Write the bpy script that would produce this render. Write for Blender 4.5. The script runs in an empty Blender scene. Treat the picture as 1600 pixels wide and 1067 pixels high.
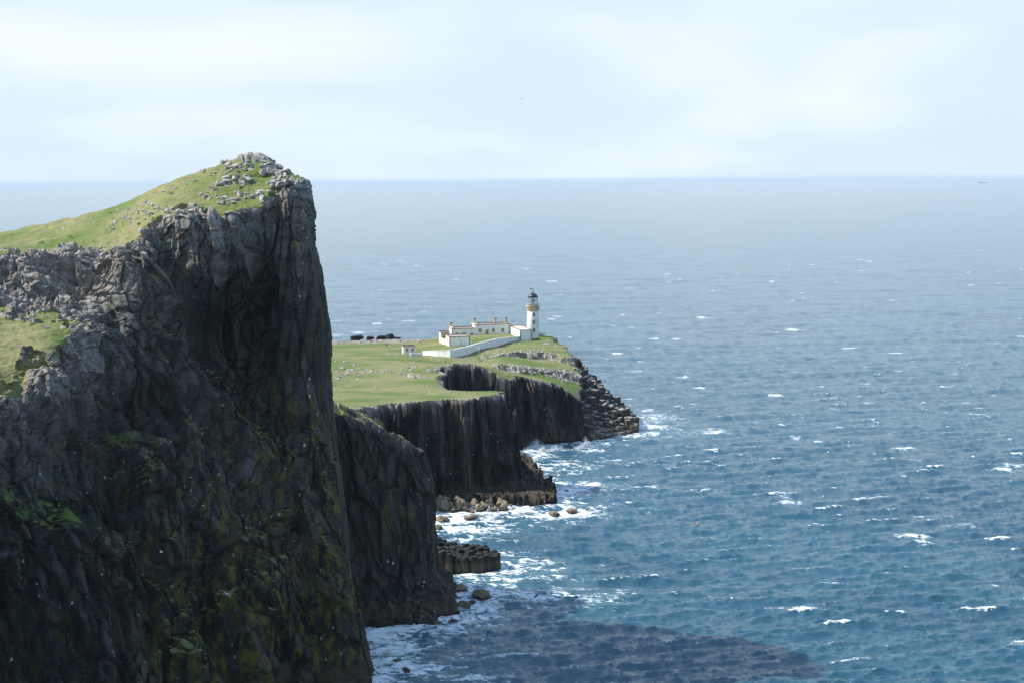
import bpy, bmesh, math, random
import numpy as np
from mathutils import Matrix, Vector

# ------------------------------------------------------------------ camera, sky, sun, exposure
scene = bpy.context.scene
COL = scene.collection
W0, H0, FPX = 1600.0, 1067.0, 3316.0          # photograph size and focal length in its pixels
CAM_H = 100.0
PITCH = math.atan((533.5 - 281.2) / FPX)
ROLL = math.radians(-0.40)

cam_data = bpy.data.cameras.new('camera')
cam_data.sensor_fit = 'HORIZONTAL'
cam_data.sensor_width = 36.0
cam_data.lens = FPX / W0 * 36.0
cam_data.clip_start = 1.0
cam_data.clip_end = 260000.0
cam = bpy.data.objects.new('camera', cam_data)
COL.objects.link(cam)
CM = Matrix.Translation((0, 0, CAM_H)) @ Matrix.Rotation(math.pi / 2 - PITCH, 4, 'X') @ Matrix.Rotation(ROLL, 4, 'Z')
cam.matrix_world = CM
scene.camera = cam

SUN_EL = math.radians(43.0)
SUN_AZ = math.radians(-81.0)                    # measured from +Y towards +X: the sun stands to the left
sun_dir = Vector((math.sin(SUN_AZ) * math.cos(SUN_EL), math.cos(SUN_AZ) * math.cos(SUN_EL), math.sin(SUN_EL)))

world = bpy.data.worlds.new('World')
scene.world = world
world.use_nodes = True
nt = world.node_tree
nt.nodes.clear()
w_out = nt.nodes.new('ShaderNodeOutputWorld')
w_bg = nt.nodes.new('ShaderNodeBackground')
sky = nt.nodes.new('ShaderNodeTexSky')
sky.sky_type = 'NISHITA'
sky.sun_disc = False
sky.sun_elevation = SUN_EL
sky.sun_rotation = SUN_AZ
sky.altitude = 50
sky.air_density = 1.0
sky.dust_density = 1.2
sky.ozone_density = 1.2
SKY_STRENGTH = 0.10
VEIL_HIGH = (2.0, 3.5, 5.9, 1.0)
VEIL_BLUE = (4.05, 4.85, 5.5, 1.0)
VEIL_WHITE = (5.3, 5.7, 5.75, 1.0)
# bright milky veil low down, thinning upwards to blue, with soft streaks of high cloud all over
tc = nt.nodes.new('ShaderNodeTexCoord')
mp = nt.nodes.new('ShaderNodeMapping')
mp.inputs['Scale'].default_value = (2.6, 2.6, 8.5)
mp.inputs['Location'].default_value = (1.3, 0.4, 0.2)
cn = nt.nodes.new('ShaderNodeTexNoise')
cn.inputs['Scale'].default_value = 1.5
cn.inputs['Detail'].default_value = 4.0
cn.inputs['Roughness'].default_value = 0.45
cn.inputs['Distortion'].default_value = 0.3
def wmath(op, a, b=0.0, clamp=False):
    x = nt.nodes.new('ShaderNodeMath'); x.operation = op; x.use_clamp = clamp
    for i, v in enumerate((a, b)):
        if isinstance(v, bpy.types.NodeSocket): nt.links.new(v, x.inputs[i])
        else: x.inputs[i].default_value = v
    return x.outputs[0]
def wrange(v, a, b, c, d):
    x = nt.nodes.new('ShaderNodeMapRange'); x.interpolation_type = 'SMOOTHSTEP'
    nt.links.new(v, x.inputs['Value'])
    for k, q in zip(('From Min', 'From Max', 'To Min', 'To Max'), (a, b, c, d)): x.inputs[k].default_value = q
    return x.outputs['Result']
def wmix(f, a, b):
    x = nt.nodes.new('ShaderNodeMix'); x.data_type = 'RGBA'
    for k, v in (('Factor', f), ('A', a), ('B', b)):
        if isinstance(v, bpy.types.NodeSocket): nt.links.new(v, x.inputs[k])
        else: x.inputs[k].default_value = v
    return x.outputs['Result']
nt.links.new(tc.outputs['Generated'], mp.inputs['Vector'])
nt.links.new(mp.outputs['Vector'], cn.inputs['Vector'])
sep = nt.nodes.new('ShaderNodeSeparateXYZ')
nt.links.new(tc.outputs['Generated'], sep.inputs['Vector'])
veil = wrange(sep.outputs['Z'], 0.06, 0.85, 0.95, 0.62)
cloud = wrange(cn.outputs['Fac'], 0.40, 0.68, 0.0, 1.0)
veil_col = wmix(wrange(sep.outputs['Z'], 0.08, 0.55, 0.0, 1.0), wmix(wmath('MULTIPLY', cloud, 0.9), VEIL_BLUE, VEIL_WHITE), VEIL_HIGH)
amount = wmath('ADD', veil, wmath('MULTIPLY', cloud, 0.12), True)
nt.links.new(wmix(amount, sky.outputs['Color'], veil_col), w_bg.inputs['Color'])
w_bg.inputs['Strength'].default_value = SKY_STRENGTH
nt.links.new(w_bg.outputs['Background'], w_out.inputs['Surface'])

sun_data = bpy.data.lights.new('sun', 'SUN')
sun_data.energy = 4.2
sun_data.angle = math.radians(0.53)
sun_data.color = (1.0, 0.95, 0.87)
sun = bpy.data.objects.new('sun', sun_data)
COL.objects.link(sun)
sun.rotation_euler = sun_dir.to_track_quat('Z', 'Y').to_euler()
sun.location = (-200, 300, 400)

vs = scene.view_settings
vs.view_transform = 'Standard'
vs.look = 'None'
vs.exposure = 0.85
vs.gamma = 1.0
vs.use_curve_mapping = False
scene.cycles.use_denoising = True
scene.cycles.max_bounces = 6
scene.cycles.diffuse_bounces = 2
scene.cycles.glossy_bounces = 3
scene.cycles.volume_bounces = 0
scene.cycles.transparent_max_bounces = 6
scene.cycles.caustics_reflective = False
scene.cycles.caustics_refractive = False

# ------------------------------------------------------------------ helpers: pixels to points, noise, meshes
R3 = np.array(CM.to_3x3())
def ray(px, py):
    return R3 @ np.array([(px - W0 / 2) / FPX, (H0 / 2 - py) / FPX, -1.0])
def at_y(px, py, Y):            # the point of that sight line at distance Y
    d = ray(px, py)
    return np.array([0, 0, CAM_H]) + d * (Y / d[1])
def at_e(px, py, elev):         # the point of that sight line at a height above the sea
    d = ray(px, py)
    return np.array([0, 0, CAM_H]) + d * ((elev - CAM_H) / d[2])
def proj(P):
    c = R3.T @ (np.asarray(P, float) - np.array([0, 0, CAM_H]))
    return W0 / 2 + FPX * c[0] / -c[2], H0 / 2 - FPX * c[1] / -c[2]

def _h(ix, iy, iz, seed):
    n = (ix.astype(np.uint32) * np.uint32(374761393) + iy.astype(np.uint32) * np.uint32(668265263)
         + iz.astype(np.uint32) * np.uint32(2147483647) + np.uint32((seed * 974634777 + 12345) & 0xffffffff))
    n = (n ^ (n >> np.uint32(13))) * np.uint32(1274126177)
    n = (n ^ (n >> np.uint32(16))) * np.uint32(2246822519)
    n = n ^ (n >> np.uint32(15))
    return n
def hf(ix, iy, iz, seed):
    return (_h(ix, iy, iz, seed) & np.uint32(0xffffff)).astype(np.float32) / np.float32(16777215)
def vnoise(x, y, z, seed=0):
    x = np.asarray(x, np.float32); y = np.asarray(y, np.float32); z = np.asarray(z, np.float32)
    x, y, z = np.broadcast_arrays(x, y, z)
    fx, fy, fz = np.floor(x), np.floor(y), np.floor(z)
    ix, iy, iz = fx.astype(np.int64), fy.astype(np.int64), fz.astype(np.int64)
    tx, ty, tz = x - fx, y - fy, z - fz
    tx = tx * tx * tx * (tx * (tx * 6 - 15) + 10)
    ty = ty * ty * ty * (ty * (ty * 6 - 15) + 10)
    tz = tz * tz * tz * (tz * (tz * 6 - 15) + 10)
    r = 0
    for dx in (0, 1):
        wx = tx if dx else 1 - tx
        for dy in (0, 1):
            wy = ty if dy else 1 - ty
            for dz in (0, 1):
                wz = tz if dz else 1 - tz
                r = r + hf(ix + dx, iy + dy, iz + dz, seed) * wx * wy * wz
    return r * 2 - 1
def fbm(x, y, z, octs=4, seed=0, gain=0.5):
    r, a, f, t = 0, 1.0, 1.0, 0.0
    for i in range(octs):
        r = r + a * vnoise(x * f, y * f, z * f, seed + i * 17)
        t += a; a *= gain; f *= 2.03
    return r / t
def worley(x, y, z, seed=0, dims=3, full=False):
    """nearest cell: F1, F2, cell random number, cell centre"""
    x = np.asarray(x, np.float32); y = np.asarray(y, np.float32)
    z = np.zeros_like(x) if dims == 2 else np.asarray(z, np.float32)
    ix, iy, iz = np.floor(x).astype(np.int64), np.floor(y).astype(np.int64), np.floor(z).astype(np.int64)
    f1 = np.full(x.shape, 9e9, np.float32); f2 = f1.copy()
    cid = np.zeros(x.shape, np.float32); cx = np.zeros(x.shape, np.float32); cy = cx.copy(); cz = cx.copy()
    for dx in (-1, 0, 1):
        for dy in (-1, 0, 1):
            for dz in ((0,) if dims == 2 else (-1, 0, 1)):
                jx, jy, jz = ix + dx, iy + dy, iz + dz
                qx = jx + 0.1 + 0.8 * hf(jx, jy, jz, seed + 1)
                qy = jy + 0.1 + 0.8 * hf(jx, jy, jz, seed + 2)
                d = (qx - x) ** 2 + (qy - y) ** 2
                if dims == 3:
                    qz = jz + 0.1 + 0.8 * hf(jx, jy, jz, seed + 3)
                    d = d + (qz - z) ** 2
                d = d.astype(np.float32)
                m = d < f1
                f2 = np.where(m, f1, np.minimum(f2, d))
                cid = np.where(m, hf(jx, jy, jz, seed + 4), cid)
                cx = np.where(m, qx, cx); cy = np.where(m, qy, cy)
                if dims == 3 and full: cz = np.where(m, qz, cz)
                f1 = np.where(m, d, f1)
    if full: return cid, cx, cy, cz
    return np.sqrt(f1), np.sqrt(f2), cid, cx, cy
def sstep(a, b, x):
    t = np.clip((x - a) / (b - a), 0, 1)
    return t * t * (3 - 2 * t)

def poly_sd(poly, X, Y):
    """signed distance in plan, positive inside"""
    P = np.asarray(poly, float)[:, :2]
    d = np.full(X.shape, 1e18); ins = np.zeros(X.shape, bool)
    n = len(P)
    for i in range(n):
        ax, ay = P[i]; bx, by = P[(i + 1) % n]
        ex, ey = bx - ax, by - ay
        t = np.clip(((X - ax) * ex + (Y - ay) * ey) / (ex * ex + ey * ey + 1e-12), 0, 1)
        d = np.minimum(d, (X - ax - t * ex) ** 2 + (Y - ay - t * ey) ** 2)
        c = ((ay > Y) != (by > Y)) & (X < (bx - ax) * (Y - ay) / ((by - ay) if by != ay else 1e-12) + ax)
        ins ^= c
    d = np.sqrt(d)
    return np.where(ins, d, -d)
def tps(pts):
    """smooth height through scattered (x, y, z) points"""
    P = np.asarray(pts, float); n = len(P)
    s = 100.0
    A = P[:, :2] / s
    r2 = ((A[:, None] - A[None]) ** 2).sum(-1)
    K = 0.5 * r2 * np.log(r2 + 1e-12) + np.eye(n) * 0.002
    Q = np.hstack([np.ones((n, 1)), A])
    M = np.block([[K, Q], [Q.T, np.zeros((3, 3))]])
    w = np.linalg.solve(M, np.concatenate([P[:, 2], np.zeros(3)]))
    def f(X, Y):
        X = np.asarray(X, float) / s; Y = np.asarray(Y, float) / s
        r = w[n] + w[n + 1] * X + w[n + 2] * Y
        for i in range(n):
            q = (X - A[i, 0]) ** 2 + (Y - A[i, 1]) ** 2
            r = r + w[i] * 0.5 * q * np.log(q + 1e-12)
        return r
    return f

def mesh_grid(name, V, mat, keep=None, attrs=None, smooth=False, flip=False):
    """V: (rows, cols, 3) -> one mesh object of quads"""
    nr, nc = V.shape[:2]
    idx = np.arange(nr * nc).reshape(nr, nc)
    q = np.stack([idx[:-1, :-1], idx[1:, :-1], idx[1:, 1:], idx[:-1, 1:]], -1).reshape(-1, 4)
    if flip:
        q = q[:, ::-1]
    if keep is not None:
        q = q[keep.reshape(-1)]
    used = np.zeros(nr * nc, bool); used[q.reshape(-1)] = True
    remap = np.cumsum(used) - 1
    q = remap[q]
    co = V.reshape(-1, 3)[used].astype(np.float32)
    me = bpy.data.meshes.new(name)
    me.vertices.add(len(co)); me.vertices.foreach_set('co', co.reshape(-1))
    me.loops.add(q.size); me.loops.foreach_set('vertex_index', q.reshape(-1).astype(np.int32))
    me.polygons.add(len(q))
    me.polygons.foreach_set('loop_start', np.arange(0, q.size, 4, dtype=np.int32))
    me.polygons.foreach_set('loop_total', np.full(len(q), 4, np.int32))
    me.polygons.foreach_set('use_smooth', np.full(len(q), smooth, bool))
    for k, a in (attrs or {}).items():
        at = me.attributes.new(k, 'FLOAT', 'POINT')
        at.data.foreach_set('value', a.reshape(-1)[used].astype(np.float32))
    me.materials.append(mat)
    me.update(); me.validate()
    ob = bpy.data.objects.new(name, me)
    COL.objects.link(ob)
    return ob
def tag(o, label=None, cat=None, group=None, kind=None):
    if label: o['label'] = label
    if cat: o['category'] = cat
    if group: o['group'] = group
    if kind: o['kind'] = kind
    return o

# ------------------------------------------------------------------ materials
class NT:
    def __init__(self, name):
        self.m = bpy.data.materials.new(name); self.m.use_nodes = True
        self.t = self.m.node_tree; self.t.nodes.clear()
        self.out = self.t.nodes.new('ShaderNodeOutputMaterial')
    def n(self, typ, **kw):
        x = self.t.nodes.new('ShaderNode' + typ)
        for k, v in kw.items():
            if k.startswith('_'): setattr(x, k[1:], v)
            else: self.set(x.inputs[k.replace('__', ' ')], v)
        return x
    def set(self, sock, v):
        if isinstance(v, bpy.types.NodeSocket): self.t.links.new(v, sock)
        elif isinstance(v, tuple) and len(v) == 3 and sock.type == 'RGBA': sock.default_value = (*v, 1)
        else: sock.default_value = v
    def math(self, op, a, b=0.0, clamp=False):
        x = self.t.nodes.new('ShaderNodeMath'); x.operation = op; x.use_clamp = clamp
        self.set(x.inputs[0], a); self.set(x.inputs[1], b); return x.outputs[0]
    def mix(self, f, a, b):
        x = self.t.nodes.new('ShaderNodeMix'); x.data_type = 'RGBA'
        self.set(x.inputs['Factor'], f); self.set(x.inputs['A'], a); self.set(x.inputs['B'], b)
        return x.outputs['Result']
    def rng(self, v, a, b, c=0.0, d=1.0):
        x = self.t.nodes.new('ShaderNodeMapRange'); x.interpolation_type = 'SMOOTHSTEP'
        for k, q in zip(('Value', 'From Min', 'From Max', 'To Min', 'To Max'), (v, a, b, c, d)): self.set(x.inputs[k], q)
        return x.outputs['Result']
    def pos(self, sx=1, sy=1, sz=1, obj=False):
        if obj:
            p = self.n('TexCoord').outputs['Object']
        else:
            p = self.n('NewGeometry').outputs['Position']
        return self.n('Mapping', Vector=p, Scale=(sx, sy, sz)).outputs['Vector']
    def noise(self, vec, scale=1.0, detail=4.0, rough=0.55, dist=0.0):
        return self.n('TexNoise', Vector=vec, Scale=scale, Detail=detail, Roughness=rough, Distortion=dist).outputs['Fac']
    def attr(self, name):
        return self.n('Attribute', _attribute_name=name).outputs['Fac']
    def finish(self, color, rough=0.9, bump=None, bstr=0.5, bdist=0.1, spec=0.3, metal=0.0):
        p = self.n('BsdfPrincipled')
        self.set(p.inputs['Base Color'], color); self.set(p.inputs['Roughness'], rough)
        p.inputs['Specular IOR Level'].default_value = spec
        p.inputs['Metallic'].default_value = metal
        if bump is not None:
            b = self.n('Bump', Height=bump, Strength=bstr, Distance=bdist)
            self.set(p.inputs['Normal'], b.outputs['Normal'])
        self.set(self.out.inputs['Surface'], p.outputs['BSDF'])
        return self.m

def terrain_material(name, dark=(0.0045, 0.0060, 0.0082), mid=(0.040, 0.036, 0.034), pale=(0.36, 0.335, 0.30)):
    k = NT(name)
    P = k.pos()
    streak = k.noise(k.pos(0.55, 0.55, 0.07), 1.0, 5.0, 0.6, 0.3)
    patch = k.noise(P, 0.09, 3.0, 0.55)
    fine = k.noise(P, 1.7, 4.0, 0.65)
    blotch = k.noise(P, 0.45, 4.0, 0.6)
    rock = k.mix(k.rng(streak, 0.38, 0.66), dark, mid)
    rock = k.mix(k.rng(k.noise(P, 0.055, 3.0, 0.6, 0.5), 0.40, 0.60, 0.50, 0.0), rock, dark)
    rock = k.mix(k.rng(patch, 0.44, 0.62, 0, 0.7), rock, (0.046, 0.033, 0.027))        # rusty brown basalt
    rock = k.mix(k.rng(fine, 0.5, 0.75, 0, 0.5), rock, (0.052, 0.058, 0.066))           # grey weathering
    # each block has its own weathered tone; it also paints facet shading and crack shade
    tone = k.math('ADD', k.attr('tone'), k.math('MULTIPLY', k.math('SUBTRACT', blotch, 0.5), 0.35))
    rock = k.mix(k.rng(tone, 0.50, 0.80, 0, 0.9), rock, k.mix(k.rng(patch, 0.42, 0.6), (0.070, 0.072, 0.074), (0.076, 0.059, 0.047)))
    rock = k.mix(k.rng(tone, 0.44, 0.22, 0, 0.85), rock, (0.0030, 0.0040, 0.0055))
    # yellow and green lichen
    li = k.math('MULTIPLY', k.attr('lichen'), k.rng(k.noise(k.pos(0.5, 0.5, 0.16), 1.0, 4.0, 0.6), 0.42, 0.62))
    licol = k.mix(k.math('MULTIPLY', k.rng(blotch, 0.4, 0.65), k.rng(k.attr('lichen'), 0.35, 0.8)), (0.034, 0.046, 0.012), (0.14, 0.115, 0.014))
    rock = k.mix(li, rock, licol)
    # pale lichen crust of the exposed tops
    pa = k.math('MULTIPLY', k.attr('pale'), k.rng(fine, 0.30, 0.55, 0.35, 1.0), True)
    pcol = k.mix(k.rng(blotch, 0.35, 0.7), pale, (0.17, 0.14, 0.12))
    rock = k.mix(pa, rock, pcol)
    # guano spots
    vo = k.n('TexVoronoi', Vector=k.pos(1, 1, 0.7), Scale=0.55, Randomness=1.0)
    gu = k.math('MULTIPLY', k.rng(vo.outputs['Distance'], 0.17, 0.10), k.rng(k.noise(P, 0.13, 2.0), 0.56, 0.66))
    rock = k.mix(k.math('MULTIPLY', gu, k.math('SUBTRACT', 1.0, k.attr('pale'), True)), rock, (0.55, 0.56, 0.56))
    # tidal zone: tan barnacles, black weed at the foot
    z = k.n('SeparateXYZ', Vector=P).outputs['Z']
    zn = k.math('ADD', z, k.math('MULTIPLY', k.math('SUBTRACT', blotch, 0.5), 5.0))
    rock = k.mix(k.rng(zn, 6.0, 3.5, 0, 0.65), rock, (0.075, 0.058, 0.038))
    rock = k.mix(k.rng(zn, 1.6, 0.6, 0, 0.85), rock, (0.02, 0.019, 0.017))
    # turf
    gbig = k.noise(P, 0.035, 3.0, 0.5)
    gcol = k.mix(k.rng(gbig, 0.38, 0.60), (0.088, 0.142, 0.022), (0.205, 0.198, 0.085))
    gcol = k.mix(k.rng(k.noise(k.pos(1, 1, 2.5), 0.30, 5.0, 0.7), 0.42, 0.72, 0, 0.7), gcol, (0.100, 0.115, 0.036))
    gcol = k.mix(k.rng(k.noise(P, 1.2, 3.0, 0.7), 0.55, 0.75, 0, 0.5), gcol, (0.22, 0.21, 0.11))
    gcol = k.mix(k.rng(k.noise(k.pos(1, 1, 2.0), 0.75, 5.0, 0.75, 0.6), 0.50, 0.70, 0, 0.75), gcol, (0.050, 0.066, 0.018))   # tussocks
    gcol = k.mix(k.rng(k.noise(k.pos(0.35, 1, 2.0), 0.16, 4.0, 0.65, 1.0), 0.60, 0.70, 0, 0.6), gcol, (0.23, 0.195, 0.105))  # dead grass and trodden ground
    col = k.mix(k.rng(k.math('ADD', k.attr('grass'), k.math('MULTIPLY', k.math('SUBTRACT', fine, 0.5), 0.9)), 0.40, 0.60), rock, gcol)
    vfine = k.noise(k.pos(1.8, 1.8, 0.22), 1.0, 5.0, 0.65, 0.4)
    col = k.mix(k.math('MULTIPLY', k.rng(vfine, 0.48, 0.30), k.math('SUBTRACT', 0.75, k.math('MULTIPLY', k.math('MAXIMUM', k.attr('grass'), k.attr('pale')), 0.75))), col, (0.003, 0.004, 0.005))
    bump = k.math('ADD', k.math('MULTIPLY', fine, 0.6), k.math('MULTIPLY', vfine, 0.8))
    return k.finish(col, 0.92, bump, 0.6, 0.35, 0.25)

M_HEAD = terrain_material('basalt_and_turf')
# ------------------------------------------------------------------ the sea (FFT wind waves on one sheet that reaches the horizon)
def ocean_tile(N, L, V, wdir, cut_hi, cut_lo, seed):
    rng = np.random.default_rng(seed)
    k1 = np.fft.fftfreq(N, L / N) * 2 * np.pi
    KX, KY = np.meshgrid(k1, k1)
    K = np.hypot(KX, KY); K[0, 0] = 1e-6
    Lw = V * V / 9.81
    cosf = (KX * wdir[0] + KY * wdir[1]) / K
    P = np.exp(-1 / (K * Lw) ** 2) / K ** 3.6 * (0.02 + 0.98 * cosf ** 8)
    P *= np.exp(-(K / cut_hi) ** 2) * (1 - np.exp(-(K / cut_lo) ** 4))
    P[0, 0] = 0
    h0 = (rng.normal(size=(N, N)) + 1j * rng.normal(size=(N, N))) * np.sqrt(P)
    h = np.fft.ifft2(h0).real
    s = h.std()
    dx = np.fft.ifft2(-1j * KX / K * h0).real / s
    dy = np.fft.ifft2(-1j * KY / K * h0).real / s
    return h / s, dx, dy
def tile_sample(T, L, X, Y, ang):
    c, s = math.cos(ang), math.sin(ang)
    N = T.shape[0]
    u = ((c * X + s * Y) / L * N); v = ((-s * X + c * Y) / L * N)
    iu, iv = np.floor(u).astype(int), np.floor(v).astype(int)
    fu, fv = u - iu, v - iv
    a = T[iv % N, iu % N]; b = T[iv % N, (iu + 1) % N]; c2 = T[(iv + 1) % N, iu % N]; d = T[(iv + 1) % N, (iu + 1) % N]
    return (a * (1 - fu) + b * fu) * (1 - fv) + (c2 * (1 - fu) + d * fu) * fv

def build_sea(coast_sd, patches):
    # rows by distance, columns by bearing; finer where the water is near
    ys = np.linspace(1110, 284.9, 640)
    r_main = CAM_H * FPX / (ys - 281.2)
    r_main = r_main[r_main < 60000]
    rr = np.concatenate([np.array([2, 60, 120, 180, 240, 290, 330, 360]), r_main[r_main > 375], np.array([70000., 85000., 100000.])])
    aa = np.concatenate([np.linspace(-178, -24, 30), np.linspace(-23, -8.5, 36), np.linspace(-8.4, 17, 760), np.linspace(17.4, 24, 20), np.linspace(28, 178, 28)])
    Rr, Aa = np.meshgrid(rr, np.radians(aa), indexing='ij')
    X, Y = Rr * np.sin(Aa), Rr * np.cos(Aa)
    wd = np.array([0.30, -0.95]); wd /= np.linalg.norm(wd)
    big = ocean_tile(512, 400.0, 4.7, wd, 2.6, 0.05, 3)
    med = ocean_tile(256, 83.0, 2.5, wd, 8.0, 0.6, 8)
    swl = ocean_tile(128, 900.0, 9.0, wd, 0.25, 0.01, 5)
    A1, A2, A3 = 0.30, 0.13, 0.20
    step = np.gradient(rr)[:, None] + 0 * Aa
    fade1 = 1 / (1 + (step / 9.0) ** 2); fade2 = 1 / (1 + (step / 3.0) ** 2)
    def hsum(k):
        return (A1 * fade1 * tile_sample(big[k], 400.0, X, Y, 0.05) + A2 * fade2 * tile_sample(med[k], 83.0, X, Y, 0.16)
                + A3 * tile_sample(swl[k], 900.0, X, Y, -0.1))
    hgt = hsum(0)
    DX, DY = hsum(1), hsum(2)
    gust = fbm(X / 160, Y / 160, 0 * X, 3, 31)
    chop = 0.7
    Z = hgt * (1 + 0.25 * gust)
    sd = coast_sd(X, Y)                           # metres off the rocks (negative ashore)
    # --- foam: breaking crests, surf on the rocks, drifting lace
    crest = tile_sample(big[0], 400.0, X, Y, 0.05)
    n1 = fbm(X / 5.5, Y / 3.2, 0 * X, 4, 41)
    n2 = fbm(X / 34, Y / 26, 0 * X, 3, 43)
    _, _, cw, _, _ = worley(X / 40, Y / 40, None, 46, 2)
    foam = sstep(1.7, 2.7, crest + 0.9 * n2 + 0.7 * n1) * (0.35 + 0.6 * cw)
    # beyond ~900 m crests are smaller than a row: random caps instead
    f1, f2, cid, _, _ = worley(X / 34 + 0.3 * n2, Y / 30, None, 47, 2)
    caps = (cid > 0.58) * sstep(0.15, 0.03, f1 + 0.13 * n1) * (0.30 + 0.70 * sstep(0.58, 1.0, cid) ** 2)
    foam = np.maximum(foam * sstep(1500, 700, Rr), caps * sstep(600, 1000, Rr) * (0.30 + 0.55 * sstep(4000, 900, Rr)))
    near = np.clip(sd, 0, 200)
    surge = 8.0 + 10 * (0.5 + 0.5 * n2) + 6.0 * n1
    surf = sstep(1.0, 0.0, near / np.maximum(surge, 0.8)) * (0.72 + 0.6 * n1)
    lace = sstep(-0.05, 0.45, n1 + 0.5 * n2) * sstep(34, 6, near) * 0.62
    foam = np.maximum(foam, np.maximum(surf, lace))
    lift = np.zeros_like(foam)
    nq = 0.55 * n1 + 0.2 * fbm(X / 2.2, Y / 1.6, 0 * X, 2, 51)
    for (px, py, rx, ry, s) in patches:
        c = at_e(px, py, 0.0)
        q = np.sqrt(((X - c[0]) / rx) ** 2 + ((Y - c[1] + 0.15 * (X - c[0])) / ry) ** 2) + nq
        foam = np.maximum(foam, 0.84 * s * sstep(1.25, -0.25, q))
        lift = np.maximum(lift, 0.35 * s * sstep(1.3, 0.2, q))
    Z = Z + lift
    Z = Z * sstep(-3, 9, sd + 6)
    V = np.stack([X - chop * DX, Y - chop * DY, Z], -1)
    aqua = np.clip(sstep(34, 3, near) * (0.15 + 0.5 * sstep(-0.2, 0.5, n2)) * 0.6 + 0.5 * lift, 0, 1)
    k = NT('sea_water')
    P = k.pos()
    foamA = k.attr('foam')
    f_n = k.noise(k.pos(0.8, 1.5, 1), 0.6, 6.0, 0.62, 0.8)
    nn = k.rng(f_n, 0.33, 0.67)
    ff = k.rng(k.math('SUBTRACT', k.math('MULTIPLY', foamA, 1.25), nn), -0.10, 0.50)
    deep = k.mix(k.rng(k.noise(P, 0.010, 3.0), 0.35, 0.65), (0.014, 0.070, 0.108), (0.018, 0.086, 0.126))
    deep = k.mix(k.attr('aqua'), deep, (0.10, 0.24, 0.27))
    col = k.mix(ff, deep, (0.80, 0.84, 0.86))
    b = k.math('ADD', k.math('MULTIPLY', k.noise(k.pos(0.5, 1.0, 1), 1.0, 6.0, 0.70, 0.5), 1.0), k.math('MULTIPLY', k.noise(k.pos(0.7, 1.3, 1), 2.4, 4.0, 0.65), 0.38))
    p = k.n('BsdfPrincipled')
    k.set(p.inputs['Base Color'], col)
    k.set(p.inputs['Roughness'], k.rng(ff, 0.0, 1.0, 0.10, 0.85))
    p.inputs['IOR'].default_value = 1.55
    bn = k.n('Bump', Height=b, Strength=0.75, Distance=0.55)
    k.set(p.inputs['Normal'], bn.outputs['Normal'])
    k.set(k.out.inputs['Surface'], p.outputs['BSDF'])
    ob = mesh_grid('sea', V, k.m, attrs={'foam': foam, 'aqua': aqua}, smooth=True, flip=True)
    return tag(ob, kind='structure')

# ------------------------------------------------------------------ the big headland: one surface over a net of surveyed points
#   each column: skyline, mid turf, cliff edge, then down the face to the foot  (px, py, distance)
HC = [
 [(-900,330,300),(-900,350,285),(-900,370,270),(-900,430,262),(-900,500,256),(-900,600,246),(-900,700,240),(-900,850,236),(-900,1050,232),(-900,1250,228),(-900,1800,222)],  # this and the next column: unseen bay cliff, added to block sky light
 [(-450,385,430),(-450,400,395),(-450,415,362),(-450,455,345),(-450,510,336),(-450,590,320),(-450,670,308),(-450,780,302),(-450,930,296),(-450,1100,290),(-450,1420,284)],
 [(-170,392,525),(-170,405,480),(-170,412,440),(-170,445,418),(-170,490,408),(-170,560,384),(-170,630,366),(-170,720,356),(-175,850,348),(-180,1000,342),(-185,1300,334)],
 [(-80,378,512),(-80,392,475),(-80,402,440),(-80,440,421),(-80,484,413),(-80,550,391),(-80,615,375),(-75,700,366),(-75,830,358),(-75,980,352),(-70,1260,344)],
 [(0,365,500),(0,380,470),(0,394,440),(0,435,425),(0,478,418),(0,540,398),(0,598,385),(0,690,378),(10,815,371),(15,970,364),(25,1225,356)],
 [(70,350,490),(70,374,462),(65,402,437),(70,440,424),(72,482,417),(72,525,402),(70,572,392),(78,665,387),(90,800,381),(100,960,375),(110,1210,366)],
 [(140,335,480),(140,366,455),(140,397,436),(143,435,427),(145,472,421),(140,500,414),(128,540,406),(150,640,402),(175,790,396),(190,955,388),(205,1190,376)],
 [(200,316,472),(200,352,450),(198,392,434),(196,415,429),(193,448,425),(186,482,421),(180,525,417),(212,625,414),(243,785,405),(260,950,395),(278,1170,382)],
 [(262,287,462),(256,314,446),(240,343,434),(240,375,431),(240,412,429),(243,462,427),(252,525,425),(278,625,421),(304,785,412),(322,950,402),(340,1150,390)],
 [(330,264,455),(330,300,443),(322,336,434),(325,362,433),(325,405,433),(326,460,436),(332,525,439),(350,625,434),(378,785,421),(392,950,410),(404,1135,398)],
 [(395,251,452),(398,286,444),(405,322,435),(406,348,435),(406,400,436),(404,460,440),(408,525,442),(420,625,437),(447,785,427),(462,950,416),(474,1115,405)],
 [(442,263,450),(438,277,445),(430,287,441),(440,332,438),(450,390,436),(452,460,436),(456,525,436),(470,625,434),(497,785,428),(517,950,420),(534,1098,411)],
 [(476,287,447),(470,291,444),(466,297,442),(484,332,439),(486,385,438),(498,455,438),(504,525,438),(506,625,437),(523,785,432),(547,950,426),(574,1082,418)],
 [(484,292,453),(487,300,452),(490,310,450),(493,335,449),(494,385,448),(507,455,448),(513,525,448),(516,625,448),(534,785,443),(560,950,436),(593,1076,426)],
 [(466,322,462),(468,334,463),(470,346,464),(474,366,465),(478,400,466),(490,458,467),(500,525,468),(503,625,468),(522,785,463),(545,950,456),(560,1050,450)],
 [(420,440,474),(424,450,475),(426,460,476),(428,472,477),(430,486,478),(438,505,480),(444,540,484),(448,625,492),(455,785,492),(460,950,492),(462,1010,492)],
]
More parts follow.
